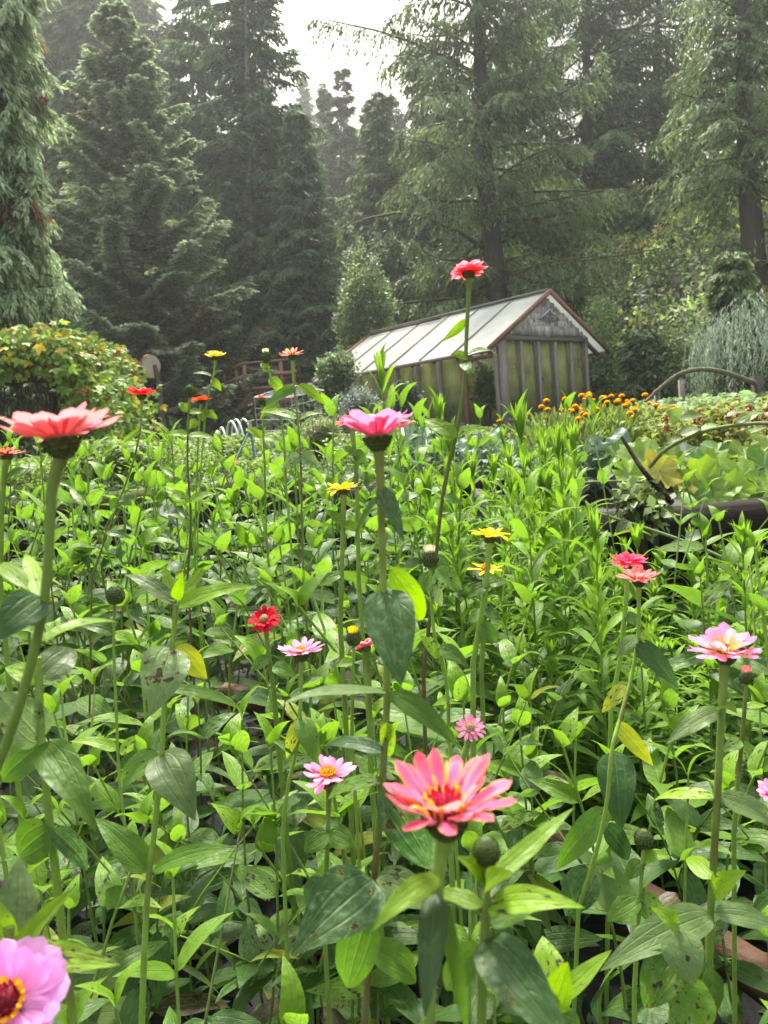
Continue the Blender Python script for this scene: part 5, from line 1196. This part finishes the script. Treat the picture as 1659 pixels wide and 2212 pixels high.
zinnia('golden yellow zinnia seen edge on, left of the central hanging leaf', 1.3, (741, 1056), 82, UPC(-.02, 0), (.84, .50, .01), (.86, .58, .02), [(13, 1., 8, .34, .03), (7, .7, 18, .3, .05)], ('', 0), [(742, 1090, 1.3), (741, 1150, 1.3), (738, 1250, 1.3), (735, 1350, 1.32)], [(741, 1130, 700, 1100, 26, MID, .6, .1, 0), (741, 1132, 790, 1150, 30, YOUNG, .6, .1, 0), (738, 1240, 690, 1265, 34, MID, .5, .1, 0)], seed=12)
zinnia('golden yellow zinnia right of the central stem, the upper of two yellows', 1.15, (1059, 1158), 94, UPC(.02, .1), (.84, .50, .01), (.86, .56, .02), [(13, 1., 8, .34, .04), (7, .7, 18, .3, .05)], ('', 0), [(1055, 1200, 1.15), (1050, 1260, 1.15), (1040, 1330, 1.16), (1022, 1430, 1.18)], [(1050, 1265, 1010, 1290, 36, MID, .6, .1, 0), (1048, 1266, 1100, 1255, 36, MID, .5, .1, 0), (1035, 1350, 1075, 1390, 46, MID, .6, .1, 0)], seed=13)
zinnia('small golden zinnia with sparse petals, the lower of two yellows', 1.35, (1050, 1230), 80, UPC(.12, 0), (.84, .50, .01), (.86, .56, .02), [(9, 1., 4, .26, .04)], ('yellow', .25), [(1049, 1260, 1.36), (1046, 1340, 1.36), (1040, 1450, 1.38)], [(1046, 1320, 1010, 1345, 34, MID, .5, .1, 0), (1047, 1320, 1085, 1340, 34, MID, .5, .1, 0)], seed=14)
zinnia('dark red zinnia with a pale tufted eye, left of the central stem', 1.3, (572, 1340), 76, UPC(.75, 0), RED_, (.55, .006, .03), [(15, 1., 10, .32, .03), (12, .72, 26, .3, .03)], ('cream', .26), [(576, 1375, 1.32), (583, 1430, 1.32), (592, 1500, 1.33), (600, 1600, 1.35)], [(583, 1420, 540, 1450, 34, MID, .6, .1, 0), (588, 1440, 640, 1460, 40, MID, .6, .1, 0)], seed=15)
zinnia('pale pink zinnia in side view, left of the centre below the dark red bloom', 1.1, (650, 1410), 104, UPC(.05, 0), (.80, .22, .38), (.82, .36, .58), [(14, 1., 16, .28, -.02), (9, .7, 26, .26, 0)], ('yellow', .2), [(650, 1475, 1.1), (648, 1540, 1.1), (640, 1620, 1.1), (622, 1700, 1.12), (610, 1800, 1.14)],
       [(648, 1550, 618, 1640, 34, YEL, .8, .1, 0), (650, 1550, 690, 1655, 52, MID, .8, .15, -.03), (640, 1625, 590, 1600, 30, MID, .5, .1, 0)], sr=(.0035, .004), seed=16)
zinnia('pink zinnia with curled petals and a yellow eye, just left of the nearest big bloom', .95, (710, 1676), 120, UPC(.22, 0), (.80, .20, .38), (.82, .34, .56), [(14, 1., 14, .25, -.03), (9, .8, 22, .24, -.02)], ('yellow', .26), [(710, 1735, .96), (708, 1800, .96), (704, 1900, .97), (700, 2000, .98)],
       [(709, 1800, 655, 1840, 60, MID, .6, .1, 0), (709, 1800, 770, 1830, 60, MID, .6, .1, 0), (705, 1900, 660, 1960, 70, OLD, .7, .1, 0)], sr=(.0038, .004), seed=17)
zinnia('small striped pink zinnia with a cream tuft, right of the central stem low down', 1.1, (1015, 1574), 74, UPC(.6, .15), (.75, .45, .45), (.80, .22, .42), [(15, 1., 6, .25, .0), (10, .7, 25, .22, 0)], ('cream', .3), [(1010, 1605, 1.12), (1000, 1640, 1.12), (985, 1720, 1.13), (975, 1850, 1.15)], [(1000, 1640, 950, 1660, 34, MID, .5, .1, 0)], seed=18)
zinnia('magenta coral zinnia on the right, the farther of a touching pair', 1.4, (1357, 1214), 82, UPC(.12, 0), (.78, .04, .12), (.82, .07, .16), [(18, 1., 8, .32, .02), (13, .75, 24, .3, .03)], ('', 0), [(1355, 1250, 1.4), (1350, 1320, 1.4), (1340, 1420, 1.42), (1320, 1520, 1.45)], [(1348, 1330, 1390, 1350, 34, MID, .6, .1, 0)], seed=19)
zinnia('salmon zinnia with a tufted eye on the right, the nearer of a touching pair', 1.2, (1380, 1252), 90, UPC(.15, 0), (.85, .28, .22), (.86, .20, .22), [(15, 1., 16, .26, -.01), (11, .75, 28, .24, 0), (8, .5, 50, .2, 0)], ('cream', .25), [(1380, 1300, 1.2), (1378, 1380, 1.2), (1362, 1470, 1.19), (1340, 1550, 1.17), (1322, 1620, 1.15), (1310, 1740, 1.15), (1285, 1850, 1.16), (1250, 1960, 1.18)],
       [(1376, 1385, 1468, 1488, 52, OLD, .75, .1, -.03), (1374, 1375, 1330, 1420, 34, PALE, .6, .1, 0), (1382, 1372, 1412, 1385, 34, YOUNG, .6, .1, 0), (1352, 1480, 1300, 1540, 38, YEL, .8, .12, 0), (1328, 1622, 1342, 1795, 92, OLD, .95, .08, -.05), (1330, 1560, 1412, 1655, 44, YEL, .85, .05, .0), (1312, 1745, 1200, 1880, 66, MID, .8, .1, .02), (1305, 1780, 1360, 1860, 56, OLD, .7, .1, .03),
        (1280, 1880, 1220, 1980, 90, OLD, .8, .1, 0), (1285, 1870, 1360, 1990, 95, PALE, .8, .12, .02)], sr=(.0036, .0044), c1=STEMC, seed=20)
zinnia('large lilac pink zinnia with a ring of orange stamens at the bottom left corner', .45, (18, 2165), 262, UPC(1.0, .12), (.80, .30, .62), (.84, .42, .75), [(19, 1., 4, .50, .02), (14, .85, 12, .44, .03)], ('dark', .27), [(14, 2240, .5), (10, 2300, .52), (5, 2400, .55)], [], sr=(.0042, .0048), seed=21)
zinnia('pink zinnia just entering the frame at the right edge, half way down the bed', 1.0, (1672, 1715), 72, UPC(.4, 0), (.80, .22, .36), (.82, .34, .5), L2, ('yellow', .2), [(1672, 1750, 1.0), (1670, 1850, 1.0), (1668, 2000, 1.02)], [], seed=22)
zinnia('faded salmon zinnia at the left edge under the large blurred bloom', 1.2, (14, 982), 76, UPC(0, 0), (.75, .24, .16), (.70, .22, .16), [(14, 1., 14, .2, 0), (8, .7, 30, .18, 0)], ('dark', .3), [(10, 1020, 1.2), (4, 1100, 1.2), (0, 1250, 1.22)], [(8, 1040, 60, 1010, 24, MID, .4, .1, 0)], seed=23)
zinnia('dusty pink zinnia peeping out behind the big central hanging leaf', 1.25, (790, 1398), 66, UPC(-.5, -.3), (.60, .20, .22), (.66, .26, .30), L2, ('', 0), [(795, 1440, 1.26), (798, 1500, 1.26), (800, 1650, 1.28)], [], seed=24)
# buds
bare('zinnia whose cream topped bud stands in front of the deck', 2.0, [(577, 785, 2.0), (583, 810, 2.0), (600, 870, 2.0), (612, 940, 2.02), (618, 1050, 2.05)], [(580, 800, 562, 785, 24, YOUNG, .6, .1, 0), (584, 815, 612, 850, 30, YOUNG, .7, .1, 0), (602, 870, 560, 905, 26, YOUNG, .6, .1, 0)], budspec=(575, 770, 10, None, (.6, .6, .35)), seed=25)
bare('zinnia with a round green bud on the left above the flat orange red bloom', 1.9, [(409, 860, 1.9), (407, 900, 1.9), (405, 1000, 1.92), (412, 1120, 1.95), (405, 1250, 2.0)], [(408, 888, 385, 870, 24, YOUNG, .7, .1, 0), (408, 890, 440, 892, 22, YOUNG, .5, .1, 0), (406, 940, 360, 938, 24, YOUNG, .5, .1, 0), (406, 940, 470, 950, 22, YOUNG, .5, .1, 0), (408, 1085, 360, 1060, 30, YOUNG, .5, .1, 0), (408, 1085, 465, 1065, 30, YOUNG, .5, .1, 0)], c1=STEMD, budspec=(410, 844, 11, None, None), seed=26)
bare('zinnia with a dull pink bud before the white wire cage', 2.2, [(566, 875, 2.2), (568, 930, 2.2), (572, 1020, 2.2), (575, 1150, 2.25)], [(568, 945, 530, 925, 22, YOUNG, .6, .1, 0), (568, 945, 610, 958, 22, YOUNG, .5, .1, 0)], budspec=(565, 867, 8, None, (.6, .12, .12)), seed=27)
bare('zinnia with an opening yellow bud beside the big central hanging leaf', 1.2, [(764, 1400, 1.2), (762, 1470, 1.2), (760, 1600, 1.22)], [(763, 1430, 725, 1440, 30, YOUNG, .5, .1, 0)], budspec=(764, 1378, 15, None, (.85, .65, .05)), seed=28)
bare('zinnia with a cream brush like spent bud right of the central stem', 1.2, [(929, 1230, 1.2), (932, 1300, 1.2), (940, 1380, 1.21), (965, 1480, 1.22), (970, 1600, 1.23)], [(932, 1265, 955, 1310, 34, PALE, .8, .1, 0), (945, 1400, 1015, 1440, 46, MID, .5, .1, 0), (950, 1420, 905, 1370, 34, YOUNG, .6, .1, 0)], budspec=(929, 1206, 17, None, (.6, .5, .32)), seed=29)
bare('zinnia with a dark scaled closed bud on the left, halfway down', 1.35, [(247, 1305, 1.35), (246, 1400, 1.35), (252, 1560, 1.34), (260, 1700, 1.33), (285, 1900, 1.32), (300, 2050, 1.32)], [(246, 1370, 170, 1350, 36, MID, .5, .12, 0), (247, 1370, 300, 1392, 30, YOUNG, .6, .1, 0), (255, 1620, 150, 1600, 36, YOUNG, .4, .1, 0), (258, 1625, 330, 1590, 40, YOUNG, .6, .1, 0)], budspec=(249, 1285, 18, None, None), seed=30)
bare('zinnia with a small scaly green bud at the lower right', .95, [(1390, 1835, .95), (1385, 1900, .95), (1378, 2000, .96), (1370, 2150, .98)], [(1388, 1858, 1450, 1850, 34, YOUNG, .5, .2, 0), (1387, 1860, 1350, 1900, 40, MID, .8, .1, 0), (1382, 1930, 1430, 2000, 60, MID, .8, .1, 0), (1380, 1940, 1310, 1990, 56, MID, .7, .1, 0)], budspec=(1391, 1812, 19, None, None), seed=31)
bare('zinnia with a small reddish bud beside the right hand pink bloom', .95, [(1612, 1480, .95), (1606, 1560, .95), (1595, 1680, .96), (1585, 1800, .97)], [(1606, 1530, 1659, 1525, 26, YOUNG, .4, .1, 0), (1602, 1600, 1560, 1625, 36, MID, .6, .1, 0)], budspec=(1612, 1462, 14, None, (.6, .2, .2)), seed=32)
# leafy foreground plants without flowers
bare('tall leafy zinnia with a bright leaf tuft on top, left of the dark red bloom', .8, [(380, 1305, .8), (374, 1380, .8), (357, 1500, .8), (347, 1650, .8), (333, 1800, .8), (321, 1900, .8), (312, 2050, .81), (306, 2210, .82)],
     [(380, 1306, 268, 1238, 44, PALE, .5, .1, .02), (382, 1310, 552, 1264, 48, YOUNG, .6, .1, .0), (378, 1300, 352, 1218, 34, YOUNG, .6, -.05, .02), (382, 1300, 440, 1222, 34, YOUNG, .6, -.08, .02), (380, 1295, 395, 1240, 30, YOUNG, .8, .05, -.02),
      (370, 1398, 326, 1545, 116, PALE, .9, .1, -.05), (376, 1396, 448, 1468, 62, YEL, .85, .1, .02), (348, 1628, 420, 1768, 112, PALE, .85, .12, -.05), (345, 1630, 255, 1700, 70, MID, .6, .1, .02), (325, 1882, 205, 1765, 72, MID, .75, .08, .02), (330, 1882, 516, 1830, 52, MID, .5, .1, -.02), (360, 1490, 540, 1545, 40, MID, .4, .1, .05)], (.0035, .0044), seed=33)
bare('zinnia stem with big drooping pale leaves at the left edge', .62, [(82, 1420, .62), (85, 1500, .62), (90, 1600, .62), (108, 1780, .63), (122, 1900, .64), (135, 2020, .65)],
     [(86, 1470, 10, 1440, 60, YOUNG, .6, .1, 0), (88, 1465, 165, 1400, 90, PALE, .7, .1, .04), (90, 1600, -20, 1490, 110, PALE, .7, .1, -.02), (92, 1605, 210, 1800, 92, MID, .7, .16, -.05), (88, 1610, 0, 1690, 90, MID, .7, .1, 0), (110, 1790, 40, 1850, 110, MID, .8, .1, .02), (112, 1790, 190, 1880, 60, OLD, .7, .1, .04)], (.004, .0046), seed=34)
bare('zinnia top with broad light green leaves at the lower left, above the lilac bloom', .5, [(20, 2000, .5), (22, 2080, .5), (25, 2180, .51)],
     [(30, 2040, 42, 1848, 100, PALE, .9, .02, .03), (28, 2060, 165, 1912, 48, YOUNG, .6, .05, .0), (30, 2080, 255, 2080, 84, YOUNG, .7, .1, -.02), (20, 2050, -20, 1930, 60, YOUNG, .6, .05, 0)], (.004, .0045), seed=35)
bare('young zinnia shoot with lime green leaves at the bottom right of the centre', .62, [(1195, 2120, .62), (1200, 2210, .63), (1205, 2300, .64)],
     [(1195, 2150, 1172, 2020, 90, YOUNG, .85, .08, .03), (1200, 2160, 1320, 2050, 50, YOUNG, .6, -.03, 0), (1195, 2180, 1225, 2080, 70, YOUNG, .8, -.05, -.03), (1190, 2180, 1130, 2120, 60, MID, .8, .1, 0), (1200, 2200, 1260, 2230, 70, MID, .7, .1, 0)], seed=36)
bare('leafy zinnia with spotted ageing leaves at the bottom right corner', .7, [(1462, 1990, .7), (1455, 2090, .7), (1450, 2210, .72)],
     [(1460, 2010, 1500, 2130, 100, PALE, .9, .1, -.02), (1458, 2060, 1390, 2180, 100, MID, .85, .1, 0), (1455, 2120, 1540, 2230, 110, MID, .8, .1, 0), (1462, 2000, 1410, 1960, 50, YOUNG, .6, .1, 0)], seed=37)

# ------------------------------------------------------------------ filler zinnias: seven kinds, copied through the bed
def f_zin(seed, H, nn, lsz, tall):
    def fn(root):
        g = np.random.default_rng(seed); m, st = MB(), MB()
        def axis_(B, D, L, n, l0, l1, r, az0):
            t = np.linspace(0, 1, 7)[:, None]; bow = g.normal(0, .04, 3)*L; bow[2] = 0
            P = B + D*L*t + bow*np.sin(t*PI); tube(st, P, r*(1-.35*t[:, 0]), STEMD if g.random() < .3 else (.17, .24, .06), 6, c2=STEMC)
            hs = 1-(1-np.linspace(.12, 1, n))**1.0
            for i, h in enumerate(hs):
                b = B + D*L*h + bow*math.sin(h*PI); age = 1-h
                for s_ in (0, 1):
                    a = az0+i*PI/2+s_*PI+g.normal(0, .25)
                    e = math.radians({0: 62, 1: 38}.get(n-1-i, 15-45*age+g.normal(0, 14)))
                    o = np.array([math.cos(a), math.sin(a), 0])
                    ll = (l0 + (l1-l0)*min(1, (n-1-i)/2.5))*g.uniform(.8, 1.2)
                    Dl = o*math.cos(e)+np.array([0, 0, 1])*math.sin(e)
                    T = b + Dl*ll - np.array([0, 0, .25*ll*g.random()*(age+.3)])
                    c = np.array((.155, .285, .02))*(1-min(1, age*3)) + np.array(MID)*min(1, age*3)
                    if age > .3: c = c*.3 + np.array(OLD)*.7
                    q = g.random()
                    if q < .12 and age > .1: c = np.array(PALE)
                    elif q < .17 and age > .3: c = np.array(YEL)*.8
                    elif q < .28 and age > .55: c = np.array((.07, .05, .03))
                    Nn = np.array([0, 0, 1.])*math.cos(e)-o*math.sin(e)+.35*g.normal(size=3)
                    leaves(m, b, T, Nn, ll*g.uniform(.36, .48), c, bend=g.uniform(.04, .14), wave=.06, fold=g.uniform(.05, .35), nv=8, nu=4, tipcurl=g.uniform(0, .2), twist=g.normal(0, .3))
        B = np.array([0, 0, -.03]); D = norm(np.array([g.normal(0, .06), g.normal(0, .06), 1.]))
        axis_(B, D, H, nn, .08, lsz, .0033, g.random()*3)
        for k in range(tall):
            h = g.uniform(.35, .75)*H; a = g.random()*6.28; b = D*h; d2 = norm(np.array([math.cos(a)*.45, math.sin(a)*.45, 1.]))
            axis_(b, d2, (H-h)*g.uniform(.6, 1.05), 3+int(g.random()*2), .07, lsz*.85, .0023, g.random()*3)
        return [m.build('leaves', M_LEAF, root), st.build('stem', M_STEM, root)]
    return fn
def zpoints(n, region, g, dmin):
    pts = []; tries = 0
    while len(pts) < n and tries < n*60:
        tries += 1
        p = region(g)
        if p is None: continue
        if all((p[0]-q[0])**2+(p[1]-q[1])**2 > dmin**2 for q in pts): pts.append(p)
    return pts
def ybk(x): r = float(sm((x-.3)/.8)); return 5.2*(1-r)+3.5*r
def reg_z(g):
    y = 1.05+4.2*g.random()**.8; x = g.uniform(-.62, .62)*y*1.08
    if y > ybk(x): return None
    if y < 2.0 and .16*y < x < .5*y and g.random() < .65: return None
    if x > .18*y and y > 1.75 and g.random() < .8: return None
    return (x, y, 0)
GRP_Z = 'leafy zinnias filling the bed'
zt_ = [template('zinnia_plant', 'x', 'zinnia', 'x', f_zin(600+i, H, nn, ls, t)) for i, (H, nn, ls, t) in enumerate(((1.02, 7, .135, 1), (.95, 6, .15, 1), (1.08, 8, .13, 1), (.88, 6, .14, 1), (1.0, 7, .14, 2), (.92, 6, .155, 0), (1.05, 7, .125, 1)))]
g = np.random.default_rng(91)
pts = zpoints(205, reg_z, g, .125); pts.sort(key=lambda p: p[1])
pts2 = []
objs = scatter(zt_, [(p[0], p[1], zt1(p[0], min(p[1], 3.4))) for p in pts], 'leafy green zinnia without a bloom, one of the crowd filling the bed', GRP_Z, .9, 1.06, g, .10)
for o in objs:
    y = o.location[1]; x = o.location[0]
    # nearest plants are shorter, so that the tall blooms stand clear of them
    s = (.70 + .50*float(sm((y-1.0)/1.9))) * g.uniform(.82, 1.16)
    w_ = g.uniform(1.0, 1.3) if y < 1.6 else g.uniform(1.1, 1.75); o.scale = (w_, w_, s)
ALLF['bloomless leafy zinnias'] = list(objs)
# spare low plants right in front
near = [(-.25, .62), (.02, .66), (.28, .62), (-.42, .85), (-.12, .88), (.12, .9), (.50, .86), (-.3, 1.0), (.05, 1.04), (-.52, 1.02), (.56, 1.0), (.62, 1.25), (.40, 1.2), (-.38, 1.15), (-.2, 1.22), (-.08, 1.32), (.1, 1.25), (.2, 1.42), (-.48, 1.3), (-.6, 1.2), (-.28, 1.4), (-.7, 1.42), (.02, 1.5), (-.42, 1.52), (.7, 1.45), (.52, 1.4), (-.1, .72), (-.34, .72), (.42, .7)]
for i, (x, y) in enumerate(near):
    o = copy_tree(zt_[i % 7]); o.location = (x, y, 0); o.rotation_euler = (g.normal()*.05, g.normal()*.05, g.random()*6.28)
    s = .64+.18*min(1, (y-.6)/.6); o.scale = (.95, .95, s); ALLF['bloomless leafy zinnias'].append(o); o['label'] = 'leafy green zinnia without a bloom, one of the crowd filling the bed'; o['group'] = GRP_Z

# ------------------------------------------------------------------ narrow leaved plants on the right
def f_nar(seed, H, L, w_, n, top):
    def fn(root):
        g = np.random.default_rng(seed); m, st = MB(), MB(); t = np.linspace(0, 1, 8)[:, None]
        bow = np.array([g.normal(0, .04), g.normal(0, .04), 0]); P = np.array([0, 0, -.03])+np.array([0, 0, H])*t+bow*np.sin(t*2.2)
        tube(st, P, .0035*(1-.5*t[:, 0]), (.12, .17, .045), 6, c2=(.18, .28, .05))
        i = np.arange(n); h = (.10+.90*(i+.5)/n); a = i*2.4+g.normal(0, .2, n); b = np.array([0, 0, -.03])+np.array([0, 0, H])*h[:, None]+bow*np.sin(h*2.2)[:, None]
        e = np.radians(15+55*h**3+g.normal(0, 10, n)); o = np.c_[np.cos(a), np.sin(a), 0*a]; D = o*np.cos(e)[:, None]+np.array([0, 0, 1])*np.sin(e)[:, None]
        ll = L*(1.05-.35*h**3)*g.uniform(.8, 1.2, n); T = b+D*ll[:, None]-np.c_[0*h, 0*h, .12*ll]
        c = np.array([.085, .175, .022])*(1-h[:, None]**2) + np.array([.17, .31, .02])*h[:, None]**2; c = c*np.clip(1+.15*g.normal(size=(n, 1)), .6, 1.4)
        leaves(m, b, T, np.array([0, 0, 1.])*np.cos(e)[:, None]-o*np.sin(e)[:, None]+.2*g.normal(size=(n, 3)), ll*w_, c, bend=.09, wave=.08, fold=.3, nv=7, nu=2, shape='lance', tipcurl=.1)
        if top:
            b0 = P[-1]; a = np.arange(9)*2.4; D = np.c_[np.cos(a)*.35, np.sin(a)*.35, np.ones(9)]
            leaves(m, np.tile(b0-(0, 0, .015), (9, 1)), b0+norm(D)*L*.5, -np.c_[np.cos(a), np.sin(a), -.3+0*a], L*.5*w_, (.22, .36, .04), nv=5, nu=2, shape='lance')
        return [m.build('leaves', M_WEED, root), st.build('stem', M_STEM, root)]
    return fn
nt_ = [template('aster_plant', 'x', 'aster', 'x', f_nar(700+i, H, L, w_, n, 1)) for i, (H, L, w_, n) in enumerate(((1.0, .15, .16, 46), (1.08, .17, .18, 42), (.92, .14, .15, 50), (.85, .14, .19, 42), (1.0, .12, .24, 40)))]
g = np.random.default_rng(93)
def reg_n(g):
    y = g.uniform(2.0, 3.75); x = g.uniform(.05, .60)*y*1.05
    if y > ybk(x) or (x < .17*y and g.random() < .8): return None
    return (x, y)
pts = zpoints(150, reg_n, g, .09)
objs = scatter(nt_, [(p[0], p[1], 0) for p in pts], 'narrow leaved green aster, one of the thicket on the right side of the bed', 'narrow leaved asters thronging the right of the bed', .9, 1.1, g, .06)
for o in objs:
    y = o.location[1]; x = o.location[0]
    s = .72+.42*float(sm((y-1.5)/1.3)); 
    if x > .27*y: s *= .78 if y < 2.3 else .60
    o.scale = (1, 1, s*g.uniform(.8, 1.14))
ALLF['narrow leaved asters'] = list(objs)
# individually seen tall shoots
tallspec = [((818, 745), 2.6, 'tallest narrow leaved aster shoot, in front of the low end of the greenhouse'), ((1098, 862), 2.1, 'narrow leaved aster shoot in front of the greenhouse corner'), ((1170, 905), 2.3, 'narrow leaved aster with a purple bud, below the greenhouse gable'), ((1290, 1070), 1.9, 'broad bladed aster shoot under the cut stick'), ((1395, 1095), 1.9, 'forked aster shoot in front of the black timbers'),
            ((1600, 1105), 1.9, 'aster shoot with a leafy rosette at the right edge'), ((905, 1010), 2.5, 'aster shoot just right of the tall coral bloom stem'), ((1200, 1000), 2.6, 'aster shoot before the kale, right of centre')]
for i, ((px, py), d, lb) in enumerate(tallspec):
    p = at(px, py, d); o = copy_tree(nt_[i % 5]); b = at(px+22, 1400, d); o.location = (p[0], p[1], 0); hh = (1.0, 1.08, .92, .85, 1.0)[i % 5]
    s = (p[2]-.03)/(hh+.03); o.scale = (1.05, 1.05, s); o.rotation_euler = (0, 0, i*1.3); o['label'] = lb; o['group'] = 'tall aster shoots standing above the thicket'
# fallen leaves and creeping green on the soil
g = np.random.default_rng(96); n = 7000; x = g.uniform(-3, 3, n); y = g.uniform(.4, 5.2, n); P = np.c_[x, y, .045+.10*g.random(n)**2]
m = MB(); D = norm(np.c_[g.normal(0, 1, (n, 2)), g.normal(0.1, .35, n)]); L = g.uniform(.02, .06, n)
c = np.where((g.random(n) < .35)[:, None], np.array([.06, .045, .03]), np.array([.05, .09, .03]))*np.clip(1+.3*g.normal(size=(n, 1)), .4, 1.6)
leaves(m, P, P+D*L[:, None], g.normal(0, .4, (n, 3))+(0, 0, 1), L*.5, c, nv=3, nu=2, bend=.08)
tag(m.build('ground_cover', M_SHRUB), 'withered leaves and creeping weeds on the soil under the zinnias', 'ground cover', kind='stuff')
# ------------------------------------------------------------------ labels that tell the many repeats apart by their neighbours
LM = [(130, 945, 'big blurred pink bloom'), (815, 940, 'central pink bloom'), (962, 1760, 'nearest pink bloom'), (1012, 640, 'tall coral bloom'), (1567, 1408, 'cream backed pink bloom'),
      (306, 852, 'coral red bloom'), (465, 770, 'clear yellow bloom'), (631, 768, 'salmon bloom by the deck'), (741, 1056, 'golden yellow bloom'), (1059, 1158, 'upper golden bloom'), (572, 1340, 'dark red bloom'),
      (650, 1410, 'side on pink bloom'), (710, 1676, 'yellow eyed pink bloom'), (1015, 1574, 'small tufted pink bloom'), (1368, 1230, 'touching pair of blooms'), (30, 2165, 'lilac corner bloom'),
      (1400, 1010, 'black cut stick'), (1580, 1110, 'black terrace timbers'), (1640, 812, 'dark branch post'), (1180, 780, 'greenhouse gable'), (900, 830, 'greenhouse side wall'), (600, 900, 'white wire cage'), (500, 925, 'white hoops'),
      (325, 795, 'backboard'), (120, 850, 'vine covered pergola'), (390, 1120, 'white plastic bag'), (247, 1285, 'dark scaly bud'), (929, 1206, 'cream spent bud'), (1390, 1812, 'small scaly bud'), (845, 1380, 'large hanging leaf'), (380, 1300, 'bright leaf tuft'), (1340, 1700, 'long hanging spotted leaf')]
LF = [(244, 200, 'tiered spruce'), (530, 200, 'white trunked fir'), (650, 450, 'feathery hemlock'), (740, 200, 'level branched spire'), (1040, 200, 'old spruce trunk'), (1290, 300, 'dense dark fir'), (1590, 300, 'right hand cedar'), (20, 300, 'weeping cypress'), (1440, 300, 'thin brownish fir'), (900, 400, 'ragged fir')]
ORD = ['', 'second ', 'third ', 'fourth ', 'fifth ', 'sixth ', 'seventh ', 'eighth ', 'ninth ', 'tenth ', 'eleventh ', 'twelfth ', 'thirteenth ', 'fourteenth ', 'fifteenth ', 'sixteenth ', 'seventeenth ', 'eighteenth ', 'nineteenth ', 'twentieth '] + ['twenty %s ' % q for q in 'first second third fourth fifth sixth seventh eighth ninth'.split()] + ['thirtieth ']
def proj(p):
    q = np.array(p, float)-cO; z = q@cF; return 829.5+1659*(q@cR)/z, 1106-1659*(q@cU)/z, z
def relabel(objs, phrase, lms, hz):
    b = {}
    for o in objs:
        x, y, z = proj(np.array(o.location)+(0, 0, hz*o.scale[2])); k = min(range(len(lms)), key=lambda i: (lms[i][0]-x)**2+(lms[i][1]-y)**2)
        dx, dy = x-lms[k][0], y-lms[k][1]
        w_ = ('right of' if dx > 0 else 'left of') if abs(dx) > abs(dy) else ('below' if dy > 0 else 'above')
        b.setdefault((k, w_), []).append((z, o))
    for (k, w_), L_ in b.items():
        L_.sort(key=lambda t: t[0])
        for i, (z, o) in enumerate(L_):
            t = 'the only one' if len(L_) == 1 else (ORD[min(i, 29)] + 'nearest')
            o['label'] = t + ' of the ' + phrase + ' ' + w_ + ' the ' + lms[k][2]
for ph_, L_ in ALLF.items():
    relabel(L_, ph_, LM, {'bloomless leafy zinnias': .8, 'narrow leaved asters': .8, 'orange marigolds': .5}.get(ph_, .3))
relabel([o for o in FT if 'misty' not in o['group']], 'background conifers', LF, 10)
relabel([o for o in FT if 'misty' in o['group']], 'hazy far conifers', LF, 10)
# ------------------------------------------------------------------ valley haze
hz = bpy.data.materials.new('haze'); hz.use_nodes = True; h_ = hz.node_tree
for n_ in list(h_.nodes): h_.nodes.remove(n_)
ho = h_.nodes.new('ShaderNodeOutputMaterial'); pv = h_.nodes.new('ShaderNodeVolumePrincipled')
pv.inputs['Color'].default_value = (.93, .96, .93, 1); pv.inputs['Density'].default_value = .0012; pv.inputs['Anisotropy'].default_value = .5
h_.links.new(pv.outputs[0], ho.inputs['Volume'])
m = MB(); box(m, (-125, -12, -1.2), (125, 215, 125), (1, 1, 1)); tag(m.build('haze', hz, smooth=False), None, None, kind='stuff')
